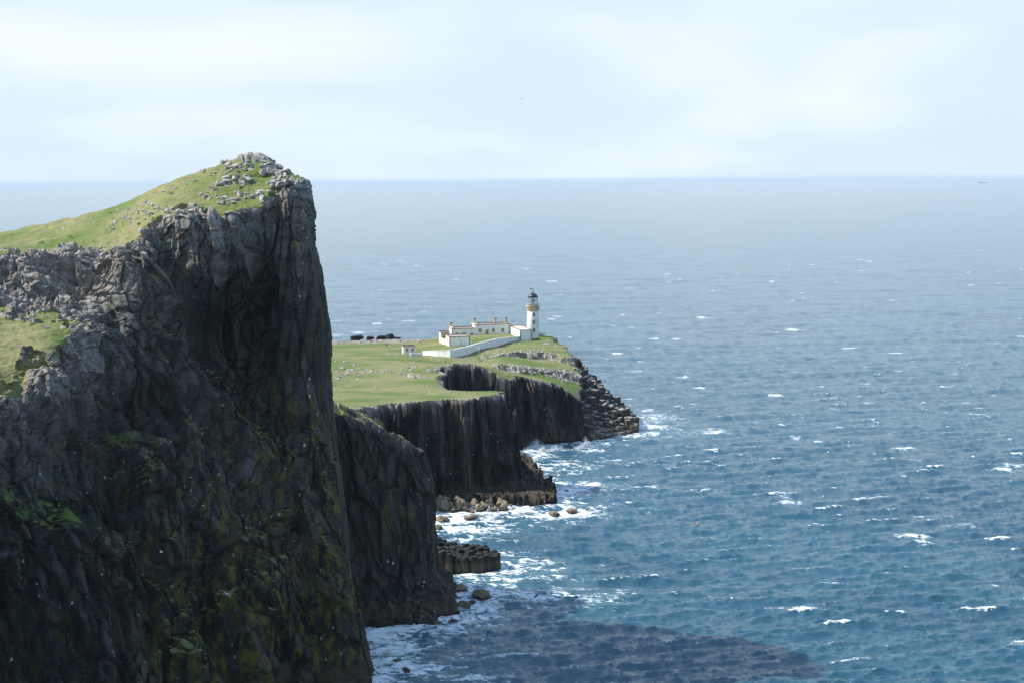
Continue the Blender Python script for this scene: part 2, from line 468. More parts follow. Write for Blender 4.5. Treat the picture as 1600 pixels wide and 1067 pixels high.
HG = [  # share of turf at the same points
 [1,1,.6,0,.4,1,.7,0,0,0,0], [1,1,.6,0,.4,1,.7,0,0,0,0],
 [1,1,.6,0,.4,1,.7,0,0,0,0], [1,1,.6,0,.4,1,.7,0,0,0,0], [1,1,.55,0,.4,1,.7,0,0,0,0], [1,1,.5,0,.35,1,.6,0,0,0,0],
 [1,1,.5,0,.1,.45,.3,0,0,0,0], [.85,1,.6,.15,.25,.2,0,0,0,0,0], [.75,1,.5,0,0,.15,0,0,0,0,0], [.6,.95,.5,0,0,0,0,0,0,0,0],
 [.45,.9,.6,0,0,0,0,0,0,0,0], [.4,.8,.45,.1,.1,0,0,0,0,0,0], [.5,.6,.35,.1,.3,0,0,0,0,0,0], [.4,.4,.2,0,.2,0,0,0,0,0,0],
 [.4,.3,0,0,0,0,0,0,0,0,0], [.3,0,0,0,0,0,0,0,0,0,0]]
HP = [  # share of pale, weathered rock
 [.8,.9,.9,.8,.9,.7,.8,.3,0,0,0]] * 4 + [
 [.8,.9,.9,.8,.9,.7,.9,.4,.0,0,0], [.8,.9,.95,.75,.9,.7,.9,.3,0,0,0], [.9,.9,.95,.8,.9,.95,.85,.25,0,0,0],
 [.9,.9,1,.7,.6,.6,.4,.1,.1,0,0], [.9,.9,1,.6,.35,.25,.15,.1,.15,0,0], [1,1,1,.75,.5,.15,.05,.1,.15,.0,0], [1,1,1,.5,.2,.05,0,.1,.12,0,0],
 [1,1,.9,.35,.3,.15,.08,.08,.1,0,0], [1,1,.8,.45,.35,.2,.15,.08,.08,0,0], [1,1,.8,.45,.35,.2,.15,.1,.1,0,0],
 [.8,.8,.6,.3,.2,.1,.1,.1,.1,0,0], [.8,.8,.6,.3,.2,.1,.1,.1,.1,0,0]]

def catmull(C, nseg):
    """Catmull-Rom along axis 0 with nseg[i] samples in interval i"""
    n = C.shape[0]
    out = []
    for i in range(n - 1):
        p0, p1, p2, p3 = C[max(i - 1, 0)], C[i], C[i + 1], C[min(i + 2, n - 1)]
        t = np.linspace(0, 1, nseg[i], endpoint=(i == n - 2)).reshape((-1,) + (1,) * (C.ndim - 1))
        out.append(0.5 * ((2 * p1) + (p2 - p0) * t + (2 * p0 - 5 * p1 + 4 * p2 - p3) * t ** 2 + (3 * p1 - p0 - 3 * p2 + p3) * t ** 3))
    return np.concatenate(out, 0)
def linint(C, nseg):
    out = []
    for i in range(C.shape[0] - 1):
        t = np.linspace(0, 1, nseg[i], endpoint=(i == C.shape[0] - 2)).reshape((-1,) + (1,) * (C.ndim - 1))
        out.append(C[i] * (1 - t) + C[i + 1] * t)
    return np.concatenate(out, 0)
def grid_normals(V):
    du = np.gradient(V, axis=1); dv = np.gradient(V, axis=0)
    n = np.cross(dv, du)
    return n / (np.linalg.norm(n, axis=-1, keepdims=True) + 1e-9)

def rock_relief(V, N, rock, colw=3.0, amp=1.0, tall=22.0):
    """columns, blocks and cracks cut into a rock face; returns metres along the normal"""
    x, y, z = V[..., 0], V[..., 1], V[..., 2]
    wx = x + 1.6 * fbm(x / 7, y / 7, z / 16, 2, 5); wy = y + 1.6 * fbm(x / 7, y / 7, z / 16, 2, 6)
    big = fbm(x / 20, y / 20, z / 42, 3, 1) * 3.6
    _, _, c1, _, _ = worley(wx / (colw * 2.2), wy / (colw * 2.2), z / (tall * 2.0), 11)
    a, b, c2, _, _ = worley(wx / colw, wy / colw, z / tall, 12)
    _, _, c3, _, _ = worley(wx / (colw * .42), wy / (colw * .42), z / (tall * .30), 13)
    # tilted planes: every big block has its own slant
    for (sc_, sz_, am_, sd_) in ((10.0, 34.0, 0.50, 14), (3.8, 16.0, 0.34, 15)):
        ci, qx, qy, qz = worley(wx / sc_, wy / sc_, z / sz_, sd_, full=True)
        r1 = (ci * 7.13) % 1.0 - .5; r2 = (ci * 13.7) % 1.0 - .5
        big = big + am_ * (r1 * 2.2 * (wx - qx * sc_) + r2 * 0.5 * (z - qz * sz_))
    d = big + (c1 - .5) * 3.2 + (c2 - .5) * 1.7 + (c3 - .5) * 0.75
    crack = sstep(0.14, 0.0, b - a)
    d = d - 0.55 * crack
    tone = 0.26 * c1 + 0.34 * c2 + 0.40 * c3 - 0.35 * crack  # block tones add shading contrast; cracks darkened in the colour as shade
    d = d + 0.30 * fbm(x / 1.3, y / 1.3, z / 2.2, 3, 9)
    return np.clip(d, -7.0, 4.5) * amp * rock, tone

SPURS = [
 ([(215,430,430),(245,480,427),(285,560,423),(335,650,428),(400,720,427),(470,800,426),(515,950,420),(545,1080,412)], 5.5, 5.0),
 ([(470,700,434),(440,800,427),(420,930,412),(410,1100,400)], 3.5, 4.5),
 ([(175,640,408),(235,760,405),(258,860,400),(300,980,392),(335,1120,388)], 5.0, 5.0),
 ([(60,600,388),(105,740,385),(130,900,380),(150,1080,374)], 4.0, 6.0),
 ([(300,420,431),(330,500,436),(345,580,436)], 2.5, 3.0),
 ([(375,345,435),(385,420,437),(380,500,440)], 2.2, 3.0),
 ([(450,300,440),(448,380,437),(455,520,436),(470,640,434)], 2.5, 3.5),
 ([(265,640,420),(290,720,414),(300,800,410)], 3.0, 3.5),
]
def spur(V, pts, wid):
    P = np.array([at_y(*p) for p in pts])
    x, y, z = V[..., 0], V[..., 1], V[..., 2]
    jx = 2.5 * fbm(x / 9, y / 9, z / 9, 3, 74); jz = 3.0 * fbm(x / 8, y / 8, z / 11, 2, 75)
    best = np.full(x.shape, 1e9)
    for a, b in zip(P[:-1], P[1:]):
        e = b - a; l2 = (e * e).sum()
        t = np.clip(((x + jx - a[0]) * e[0] + (y - a[1]) * e[1] + (z + jz - a[2]) * e[2]) / l2, 0, 1)
        q = (x + jx - a[0] - t * e[0]) ** 2 + 0.35 * (y - a[1] - t * e[1]) ** 2 + (z + jz - a[2] - t * e[2]) ** 2
        best = np.minimum(best, q)
    return sstep(1.25, 0.0, np.sqrt(best) / wid)

def build_headland():
    C = np.array([[at_y(*p) for p in col] for col in HC])          # cols, rows, 3
    for c in range(C.shape[0]):                                     # foot below the water
        C[c, -1, 2] = min(C[c, -1, 2], -6)
    sky0 = C[:, 0]
    back1 = sky0 + np.array([-2, 12, -6]); back2 = sky0 + np.array([-4, 26, -48]); back3 = sky0 + np.array([-4, 40, 0]); back3[:, 2] = -6
    C = np.concatenate([back3[:, None], back2[:, None], back1[:, None], C], 1)
    G = np.array(HG, float); Pp = np.array(HP, float)
    pad = lambda A: np.concatenate([A[:, :1] * 0, A[:, :1], A[:, :1], A], 1)
    G, Pp = pad(G), pad(Pp)
    nv = [4, 8, 14, 34, 34, 40, 42, 52, 62, 90, 110, 110, 80]
    nu = [6, 8, 10, 26, 44, 44, 40, 44, 48, 50, 36, 34, 26, 22, 8]
    def dense(A, f):
        B = f(np.swapaxes(A, 0, 1), nv)           # rows first
        return np.swapaxes(f(np.swapaxes(B, 0, 1), nu), 0, 1)
    V = dense(C, catmull)
    g = dense(G, linint); pale = dense(Pp, linint)
    N = grid_normals(V)
    if N[V.shape[0] // 2, V.shape[1] // 2, 1] > 0: N = -N
    x, y, z = V[..., 0], V[..., 1], V[..., 2]
    gn = g + sstep(0.02, 0.2, g) * (0.42 * fbm(x / 6, y / 6, z / 6, 3, 61) + 0.18 * fbm(x / 1.6, y / 1.6, z / 1.6, 2, 62))
    turf = sstep(0.40, 0.62, gn)
    scar = sstep(0.055, 0.015, np.abs(fbm(x / 13, y / 13, z / 3.5, 3, 68))) * sstep(79, 75, z) * sstep(0.5, 0.9, g) * sstep(0.0, 0.2, fbm(x / 9, y / 9, z / 9, 2, 69))
    turf = turf * (1 - 0.95 * scar); pale = pale * (1 - scar)     # peat scars in the lower turf
    rock = 1 - turf
    ucol = (np.arange(V.shape[1]) - sum(nu[:11])) / float(nu[11] + nu[12])
    tame = 1 - 0.72 * sstep(-0.2, 0.6, ucol)[None, :]      # keep the outer edge of the nose clean
    edge = sstep(2, 22, 108 - z)                  # gentler relief up on the summit dome
    d, tone = rock_relief(V, N, rock, 2.6, (0.35 + 0.65 * edge) * tame * (1 - 0.45 * pale))
    for sp in SPURS:                              # buttresses that stand out of the face
        d = d + rock * sp[1] * spur(V, sp[0], sp[2])
    # rounded boulders in the weathered bands
    a, b, cb, _, _ = worley(x / 1.9, y / 1.9, z / 1.6, 71)
    bm_ = sstep(-0.15, 0.25, fbm(x / 8, y / 8, z / 5, 3, 72))
    d = d + rock * pale * bm_ * (0.75 * np.sqrt(np.clip(0.62 - a * a, 0, 1)) - 0.30)
    _, _, cs, _, _ = worley(x / 4.2, y / 4.2, z / 2.0, 73)
    d = d + rock * pale * (cs - .5) * 1.8
    d = d + turf * (0.45 * fbm(x / 4, y / 4, z / 1.5, 3, 63) + 0.12 * fbm(x / .9, y / .9, z / .5, 2, 64))
    # recess and overhang shadows: a few deep alcoves
    for (px, py, Y, rx, rz, dep) in ((180, 655, 408, 9, 7, 5), (355, 560, 437, 13, 17, 1.0), (60, 740, 384, 11, 10, 5), (548, 960, 432, 2.2, 20, 5), (240, 640, 416, 6, 6, 3.5), (120, 440, 428, 6, 3.5, 3.0), (330, 1000, 405, 5, 26, 4)):
        c = at_y(px, py, Y)
        q = np.sqrt(((x - c[0]) / rx) ** 2 + ((y - c[1]) / (rx * 1.3)) ** 2 + ((z - c[2]) / rz) ** 2)
        d = d - dep * sstep(1.35, 0.35, q + 0.3 * fbm(x / 5, y / 5, z / 5, 2, 65))
    V = V + N * d[..., None]
    N2 = grid_normals(V)
    if N2[V.shape[0] // 2, V.shape[1] // 2, 1] > 0: N2 = -N2
    # grassy ledges wherever the broken face lies back
    ledge = sstep(0.45, 0.75, N2[..., 2]) * sstep(0.0, 0.35, fbm(x / 14, y / 14, z / 14, 3, 66)) * 0.8
    grass = np.maximum(turf, ledge)
    mn = 0.8 * fbm(x / 2.6, y / 2.6, z / 2.6, 4, 76, 0.65)
    lean = sstep(-0.05, 0.35, N2[..., 2])
    for (px, py, Y, r) in ((205,740,404,5),(185,690,404,4),(228,700,410,4),(445,374,437,5),(470,372,438,3),(238,445,428,3.5),(262,490,426,4),(300,665,422,4),(285,700,418,4),(395,700,430,4),(430,690,433,3),(160,610,405,3),(265,865,398,3.5),(250,845,399,3)):
        c = at_y(px, py, Y)
        q = np.sqrt((x - c[0]) ** 2 + 0.3 * (y - c[1]) ** 2 + (z - c[2]) ** 2) / r
        grass = np.maximum(grass, 0.56 * lean * sstep(1.2, 0.2, q + mn))
    lich = sstep(66, 30, z) * sstep(-78, -45, x) * (0.85 + 0.5 * fbm(x / 9, y / 9, z / 20, 3, 67)) + 0.46
    ob = mesh_grid('headland', V, M_HEAD, attrs={'grass': grass, 'pale': pale, 'lichen': np.clip(lich, 0, 1), 'tone': tone})
    return tag(ob, kind='structure'), V, N2, turf

# ------------------------------------------------------------------ the lower ridge behind the nose
RC = [
 [(440,600,505),(440,640,495),(440,760,490),(440,880,486),(440,1030,470)],
 [(500,612,500),(500,630,490),(505,760,484),(510,880,480),(515,1020,470)],
 [(520,622,497),(520,640,488),(528,760,482),(536,880,478),(545,1015,468)],
 [(548,640,497),(550,655,489),(556,760,483),(562,880,480),(568,1000,472)],
 [(585,655,498),(588,672,490),(592,770,484),(596,880,480),(600,1000,470)],
 [(622,680,500),(622,694,492),(628,780,486),(634,880,482),(638,1000,472)],
 [(650,698,502),(648,712,494),(656,790,488),(660,880,484),(668,1000,474)],
 [(660,704,506),(664,722,500),(674,790,495),(678,880,492),(696,985,482)],
 [(656,710,508),(664,735,507),(676,800,505),(682,880,504),(700,968,494)],
 [(636,718,514),(645,745,515),(655,800,516),(662,880,516),(678,950,512)],
 [(560,740,520),(560,760,522),(560,810,524),(560,880,526),(560,945,526)],
]
def build_ridge():
    C = np.array([[at_y(*p) for p in col] for col in RC])
    C[:, -1, 2] = np.minimum(C[:, -1, 2], -6)
    top = C[:, 0]
    b1 = top + np.array([-3, 4, -1.5]); b2 = top + np.array([-8, 10, -16]); b3 = top + np.array([-9, 17, 0]); b3[:, 2] = -6
    C = np.concatenate([b3[:, None], b2[:, None], b1[:, None], C], 1)
    nv = [6, 10, 12, 12, 60, 70, 60]
    nu = [6, 16, 24, 28, 30, 26, 20, 20, 16, 8]
    V = np.swapaxes(catmull(np.swapaxes(catmull(np.swapaxes(C, 0, 1), nv), 0, 1), nu), 0, 1)
    N = grid_normals(V)
    if N[V.shape[0] // 2, V.shape[1] // 2, 1] > 0: N = -N
    x, y, z = V[..., 0], V[..., 1], V[..., 2]
    up = sstep(0.45, 0.75, N[..., 2] + 0.2 * fbm(x / 5, y / 5, z / 5, 2, 81))
    d, tone = rock_relief(V, N, 1 - 0.45 * up, 2.4, 0.5, 30.0)
    # boulder skirt at the foot
    a, b, cb, _, _ = worley(x / 2.6, y / 2.6, z / 2.4, 82)
    skirt = sstep(9, 3, z)
    d = d + skirt * (1.6 + 2.0 * np.sqrt(np.clip(0.7 - a * a, 0, 1)))
    V = V + N * d[..., None]
    lich = 0.35 + 0.6 * fbm(x / 5, y / 5, z / 30, 3, 83) + 0.25 * sstep(10, 30, z)
    ob = mesh_grid('ridge', V, M_HEAD, attrs={'grass': up * (0.25 + 0.7 * sstep(-0.1, 0.3, fbm(x / 4, y / 4, z / 4, 3, 84))), 'tone': tone, 'pale': 0.05 + 0.12 * up, 'lichen': np.clip(lich, 0, 1) * 0.75})
    return tag(ob, kind='structure')

head, HV, HN, HT = build_headland()
build_ridge()
# ------------------------------------------------------------------ the point: plateau, cove, second cliff and lighthouse knoll
E = lambda *p: at_e(*p)
LAND = [  # plan outline of the cliff edge
 (-190, 640), E(430,650,31), E(565,640,31), E(600,633,31), E(650,629.5,31), E(700,627.5,31), E(760,624.5,31), E(795,619,31), E(808,617,31),
 E(806,613.5,30.8), E(780,610,30.5), E(750,611,30.5), E(728,610.5,30.5), E(712,604,30.3), E(703,596,30.2), E(701,585,30), E(705,577,30),
 E(722,568,31.3), E(746,570,31), E(758,578,29), E(776,588,27), E(786,598,24.5), E(797,606,22.5), E(806,604,23.5), E(817,592,25.5), E(824,590.5,25.4), E(834,596,24),
 E(860,600.5,22.5), E(890,611,19.5), E(906,626,15.5), E(917,645,11),
 (29.5, 830), (31, 850), (30, 868), (29, 890), (27.0, 905), (25.5, 930), (23.5, 955), (22, 985), (14, 1012), (-12, 1030), (-45, 1045), (-90, 1045), (-190, 1060)]
LAND = np.array([(p[0], p[1]) for p in LAND])
GP = [ # turf levels
 E(565,640,31), E(650,629,31), E(760,624,31), E(806,616,31), E(780,610,30.5), E(728,610,30.5), E(703,596,30.2), E(600,605,30.6), E(540,612,30.8), E(520,590,30), E(640,590,30.2),
 E(705,577,30), E(722,568,31.3), E(746,570,31), E(758,578,29), E(776,588,27), E(786,598,24.5), E(797,606,22.5), E(806,604,23.5), E(817,592,25.5), E(834,596,24),
 E(860,600.5,22.5), E(890,611,19.5), E(906,626,15.5), E(917,645,11),
 E(560,570,29.5), E(620,575,29.8), E(660,570,29.6), E(690,568,29.5), E(520,555,27.5), E(590,552,27.3), E(640,552,27.2), E(520,538,25.2), E(590,538,25.3), E(640,535,25.6),
 E(690,558,27), E(730,558,26.6), E(760,565,26), E(800,566,24.3), E(850,570,23.8), E(880,575,22.8), E(830,590,21.6), E(880,590,20.6), E(790,585,23.5),
 (-60, 1015, 23.5), (-20, 1012, 24), (-95, 1015, 23.3), (-190, 1000, 23), (-190, 800, 28), (-190, 660, 30)]
KNOLL = [ E(700,560,26.4), E(716,560,26.4), E(735,560,26.2), E(760,562,25.4), E(785,562,24.8), E(815,559,24.6), E(840,560,24.4), E(858,561,24.2),
 (20.0, 876), (27, 880), (29.5, 895), (28, 915), (26, 940), (24, 965), (20, 1000), (-10, 1008), (-38, 990), (-40, 950), (-37, 915)]
KNOLL = np.array([(p[0], p[1]) for p in KNOLL])
KP = [ E(706,557,26.7), E(730,553.5,26.8), E(750.6,545.8,27.0), E(775,541,27.2), E(796,534.5,27.4), E(816.6,531.4,27.5), E(839,528.3,27.6), E(800,545,27.3), E(830,545,27.4), E(855,545,27.4), E(862,532,27.6), E(880,548,26.8),
 E(760,556,26.6), E(690,545,27.2), E(668,550,27.0), E(650,540,26.2), E(720,541,28.2), E(742,523.5,28.5), E(797,524,28.5), E(770,530,28.4), E(833,524,28.0), (-10, 1000, 28.0), (18, 990, 27.0), (-38, 985, 26.5)]

gx = np.concatenate([np.arange(-190, -66, 5.0), np.arange(-66, 36, 0.34)])
gy = np.concatenate([np.arange(630, 646, 1.0), np.arange(646, 690, 0.17), np.arange(690, 782, 0.75), np.arange(782, 815, 0.18), np.arange(815, 1000, 0.62), np.arange(1000, 1075, 1.2)])
LX, LY = np.meshgrid(gx, gy)
f_base, f_knoll = tps(GP), tps(KP)
def land_height(X, Y, detail=True):
    _, _, ca, ax, ay = worley(X / 2.7, Y / 2.7, None, 91, 2)
    fa, fb, cb, bx, by = worley(X / 1.25, Y / 1.25, None, 92, 2)
    n25 = fbm(X / 22, Y / 22, 0 * X, 3, 93)
    sd = poly_sd(LAND, X, Y)
    near = np.abs(sd) < 14
    sc = sd.copy(); sb = sd.copy()
    sc[near] = poly_sd(LAND, ax[near] * 2.7, ay[near] * 2.7)
    sb[near] = poly_sd(LAND, bx[near] * 1.25, by[near] * 1.25)
    s = 0.12 * sc + 0.13 * sb + 0.75 * sd + 1.6 * n25 + (ca - .5) * 1.9 + (cb - .5) * 0.7 + 1.0 + 2.4 * fbm(X / 7.5, Y / 7.5, 0 * X, 3, 107)
    e = f_base(X, Y) + 0.35 * fbm(X / 14, Y / 14, 0 * X, 4, 94)
    # the knoll stands above its rock band
    sk = poly_sd(KNOLL, X, Y)
    skc = sk + (ca - .5) * 3.0 + (cb - .5) * 1.4 + 2.5 * n25
    ek = f_knoll(X, Y) + 0.18 * fbm(X / 9, Y / 9, 0 * X, 3, 95)
    tk = sstep(-0.6, 1.6, skc)
    e2 = e * (1 - tk) + ek * tk
    # a second rock band lower down, above the last turf strip
    L0, L1 = E(775, 582, 23), E(900, 588, 21)
    t = np.clip((X - L0[0]) / (L1[0] - L0[0]), -0.5, 1.3)
    yl = L0[1] + t * (L1[1] - L0[1])
    band = sstep(-1.0, 1.2, (Y - yl) + (ca - .5) * 5 + (cb - .5) * 2.0 + 3 * n25) * sstep(-14, -4, X) * sstep(905, 880, Y)
    e2 = e2 + 1.6 * band * (1 - tk)
    bandedge = np.exp(-(((Y - yl) + 3 * n25 - 1.0) / 4.5) ** 2) * sstep(-12, -4, X)
    # far shore falls away
    far = sstep(1004, 1050, Y + 8 * n25)
    e2 = e2 * (1 - far) + (8 + 6 * cb) * far
    w = 5.2
    tt = np.clip(s / w, 0, 1)
    prof = 1 - (1 - tt) ** 1.35
    stepd = 0.50 * sstep(0.0, 0.28, tt) + 0.16 * sstep(0.45, 0.55, tt) + 0.34 * sstep(0.72, 1.0, tt)      # faces broken by ledges
    lm = sstep(-0.05, 0.25, fbm(X / 11, Y / 11, 0 * X, 2, 108))
    prof = prof * (1 - 0.8 * lm) + stepd * 0.8 * lm
    h = -6 + (e2 + 6) * prof
    # broken platform and skirt at the foot of the middle cliff
    SK = np.array([E(676,790,0)[:2], E(700,792,0)[:2], E(780,788,0)[:2], E(822,790,0)[:2], E(868,790,0)[:2], E(864,770,0)[:2], E(838,742,0)[:2], E(815,720,0)[:2], (-30, 690)])
    ss = poly_sd(SK, X, Y) + (ca - .5) * 3 + (cb - .5) * 1.6
    xr = at_e(820, 780, 0)[0]
    lvl = 2.2 + 1.6 * cb + 6.0 * sstep(-8, -0.5, sd) * sstep(xr - 8, xr, X) + 1.2 * n25
    hs = -6 + (lvl + 6) * sstep(-0.5, 1.0, ss)
    h = np.maximum(h, hs)
    # foot ledge under the second cliff
    ss2 = sd + 3.2 + (ca - .5) * 1.5
    h = np.maximum(h, -6 + (7.2 + 1.6 * cb) * sstep(-0.4, 0.8, ss2) * (Y > 700))
    top = sstep(0.90, 1.0, tt)
    h = h + (1 - top) * 0.35 * fbm(X / 1.2, Y / 1.2, h / 3, 3, 96)
    bandk = np.exp(-((skc) / 2.2) ** 2) * (Y < 985)
    rocky = np.clip(bandk * sstep(-24, -6, X) + bandedge * sstep(-0.25, 0.15, n25 + 0.6 * (cb - .4)) + far + sstep(965, 985, Y + 10 * n25) * sstep(-36, -44, X) * 0.95, 0, 1)
    return h, top, rocky, s, ca, cb, fa
LH, LTOP, LROCK, LS, LCA, LCB, LFA = land_height(LX, LY)
LH = LH + LROCK * LTOP * (0.9 * np.sqrt(np.clip(0.55 - LFA ** 2, 0, 1)) - 0.3 + 0.5 * LCB)
ground = lambda X, Y: float(land_height(np.array([[float(X)]]), np.array([[float(Y)]]))[0][0, 0])
sl = np.hypot(np.gradient(LH, gy, axis=0), np.gradient(LH, gx, axis=1))
rn = fbm(LX / 4, LY / 4, 0 * LX, 3, 97)
lgrass = sstep(1.5, 0.7, sl + 0.3 * rn) * LTOP * (1 - LROCK * sstep(-0.35, 0.1, rn + 0.2))
lgrass *= sstep(0.8, 2.6, LS + 1.2 * rn)
lpale = np.clip(LTOP * 1.0 + 0.10 * sstep(0.6, 0.9, LCA) * sstep(16, 29, LH), 0, 1)
llich = np.clip(0.18 + 0.5 * fbm(LX / 6, LY / 6, LH / 25, 2, 98), 0, 1) * 0.5
# blocks and breaks in the upright faces
fm = (1 - LTOP) * sstep(0.2, 2.0, LH)
ci, qx, qy, qz = worley(LX / 3.4 + 0.3 * fbm(LX / 6, LY / 6, LH / 9, 2, 101), LY / 3.4, LH / 8.5, 102, full=True)
_, _, c5, _, _ = worley(LX / 1.3, LY / 1.3, LH / 3.2, 103)
r1 = (ci * 7.13) % 1.0 - .5; r2 = (ci * 13.7) % 1.0 - .5
_, g2, c6, _, _ = worley(LX / 2.0, 0 * LX + 0.5, LH / 26, 105)
_, _, c7, _, _ = worley(LX / 6.5, 0 * LX + 0.5, LH / 26, 106)
push = (c6 - .5) * 2.2 + (c7 - .5) * 3.2 + (ci - .5) * 1.6 + 0.35 * r1 * (LX - qx * 3.4) + 0.18 * r2 * (LH - qz * 8.5) + (c5 - .5) * 0.7 + 0.8 * fbm(LX / 9, LY / 9, LH / 30, 3, 104)
LV = np.stack([LX + 0.35 * push * fm, LY - push * fm, LH], -1)
hq = np.maximum(np.maximum(LH[:-1, :-1], LH[1:, :-1]), np.maximum(LH[:-1, 1:], LH[1:, 1:]))
land = tag(mesh_grid('grassy_point', LV, M_HEAD, keep=hq > -5.0, attrs={'grass': lgrass, 'pale': lpale, 'lichen': llich, 'tone': 0.30 * ci + 0.34 * c6 + 0.22 * c7 + 0.14 * c5 - 0.04}, flip=True), kind='structure')
# ------------------------------------------------------------------ loose rock: hull blocks, boulders, columns
rnd = random.Random(7)
def simple_mat(name, col, rough=0.85, var=0.15, scale=1.5, bump=0.3, spec=0.3):
    k = NT(name)
    P = k.pos(obj=True)
    n = k.noise(P, scale, 4.0, 0.6)
    c2 = tuple(max(0.0, c * (1 - 2 * var)) for c in col); c3 = tuple(min(1.0, c * (1 + var)) for c in col)
    return k.finish(k.mix(k.rng(n, 0.35, 0.65), c2, c3), rough, n, bump, 0.05, spec)
def rock_mat(name, a, b, tide=True, top=None, tan=(0.21, 0.165, 0.10)):
    k = NT(name)
    P = k.pos()
    n = k.noise(P, 0.9, 5.0, 0.62); f = k.noise(P, 4.0, 3.0, 0.6)
    oi = k.n('ObjectInfo').outputs['Random']
    c = k.mix(k.rng(n, 0.35, 0.66), a, b)
    c = k.mix(k.rng(f, 0.55, 0.75, 0, 0.5), c, tuple(x * 0.5 for x in a))
    c = k.mix(k.math('MULTIPLY', oi, 0.45), c, tuple(x * 0.45 for x in b))
    if tide:
        t0 = 7.0 if tide is True else tide
        z = k.n('SeparateXYZ', Vector=P).outputs['Z']
        zn = k.math('ADD', z, k.math('MULTIPLY', k.math('SUBTRACT', n, 0.5), 3.0))
        c = k.mix(k.rng(zn, t0, t0 * .6, 0, 0.6), c, tan)
        c = k.mix(k.rng(zn, 1.1, 0.3, 0, 0.85), c, (0.035, 0.03, 0.024))
    if top:                                         # level tops painted paler, sunlight put into the colour
        nz = k.n('SeparateXYZ', Vector=k.n('NewGeometry').outputs['Normal']).outputs['Z']
        c = k.mix(k.math('MULTIPLY', k.rng(nz, 0.55, 0.85), k.rng(n, 0.3, 0.6, 0.4, 1.0)), c, top)
    return k.finish(c, 0.9, k.math('ADD', n, k.math('MULTIPLY', f, 0.4)), 0.6, 0.2, 0.3)
M_ROCK = rock_mat('weathered_stone', (0.24, 0.22, 0.195), (0.42, 0.395, 0.36), False)
M_COLUMN = rock_mat('column_basalt', (0.020, 0.019, 0.019), (0.075, 0.068, 0.060), 4.2, (0.26, 0.24, 0.21), (0.15, 0.115, 0.070))
M_BOULDER = rock_mat('shore_boulder_stone', (0.10, 0.08, 0.055), (0.26, 0.215, 0.15))
M_WETROCK = rock_mat('wet_dark_stone', (0.035, 0.03, 0.026), (0.085, 0.07, 0.052))

M_LEDGE = rock_mat('ledge_basalt', (0.010, 0.010, 0.010), (0.032, 0.029, 0.026), 3.2, None, (0.085, 0.065, 0.042))  # near-black for wet weed, and for the ridge's shadow put into the colour
def obj_from_bm(name, bm, mat, parent=None, smooth=False):
    me = bpy.data.meshes.new(name)
    bmesh.ops.recalc_face_normals(bm, faces=bm.faces[:])
    bm.to_mesh(me); bm.free()
    if smooth: me.polygons.foreach_set('use_smooth', [True] * len(me.polygons))
    me.materials.append(mat)
    o = bpy.data.objects.new(name, me)
    COL.objects.link(o)
    if parent: o.parent = parent
    return o
def hull_mesh(name, seed, mat, npts=16):
    r = random.Random(seed)
    bm = bmesh.new()
    for i in range(npts):
        v = Vector((r.gauss(0, 1), r.gauss(0, 1), r.gauss(0, 1))).normalized()
        m = max(abs(v.x), abs(v.y), abs(v.z))
        v = v * (0.55 + 0.45 / m * r.uniform(0.75, 1.0)) * 0.62
        bm.verts.new(v)
    bmesh.ops.convex_hull(bm, input=bm.verts[:])
    bmesh.ops.delete(bm, geom=[v for v in bm.verts if not v.link_faces], context='VERTS')
    bmesh.ops.recalc_face_normals(bm, faces=bm.faces[:])
    me = bpy.data.meshes.new(name); bm.to_mesh(me); bm.free(); me.materials.append(mat)
    return me
ROCKS = [hull_mesh('rock', i, M_ROCK) for i in range(14)]
def place(me, name, loc, scale, rot, parent=None):
    o = bpy.data.objects.new(name, me)
    COL.objects.link(o)
    o.location = loc; o.scale = scale; o.rotation_euler = rot
    if parent: o.parent = parent
    return o

def projector(V):
    P = V.reshape(-1, 3) - np.array([0, 0, CAM_H])
    c = P @ R3
    return W0 / 2 + FPX * c[:, 0] / -c[:, 2], H0 / 2 - FPX * c[:, 1] / -c[:, 2], P[:, 1]
hpx, hpy, hY = projector(HV); hflat = HV.reshape(-1, 3)
lpx, lpy, lY = projector(LV); lflat = LV.reshape(-1, 3)
lsel = (LTOP.reshape(-1) > 0.9)
def hit(px, py, P, flat, ok=None, lim=60):
    d = (P[0] - px) ** 2 + (P[1] - py) ** 2
    if ok is not None: d = np.where(ok, d, 1e9)
    c = np.where(d < max(d.min() * 1.5, 4))[0]
    if d[c].min() > lim: return None
    return flat[c[np.argmin(P[2][c])]]
def cluster(px, py, n, sx, sy, size, P, flat, ok, parent, slant=0.0, sunk=0.25):
    for i in range(n):
        u, v = rnd.gauss(0, 0.5), rnd.gauss(0, 0.5)
        p = hit(px + u * sx, py + v * sy + slant * u * sx, P, flat, ok)
        if p is None: continue
        s = size * rnd.uniform(0.45, 1.25) ** 1.3
        sc = (s * rnd.uniform(.8, 1.4), s * rnd.uniform(.8, 1.3), s * rnd.uniform(.55, .95))
        place(rnd.choice(ROCKS), 'rock', (p[0], p[1], p[2] + sc[2] * (0.30 - sunk)), sc, (rnd.uniform(-.4, .4), rnd.uniform(-.4, .4), rnd.uniform(0, 6.3)), parent)
hsub = (hpy < 560) & (hY < 470) & (hpx > -20)
HPJ = (hpx[hsub], hpy[hsub], hY[hsub]); hflat_s = hflat[hsub]; lsub = lsel & (lpx > 500) & (lpx < 930)
LPJ = (lpx[lsub], lpy[lsub], lY[lsub]); lflat_s = lflat[lsub]
hok = hY < 470
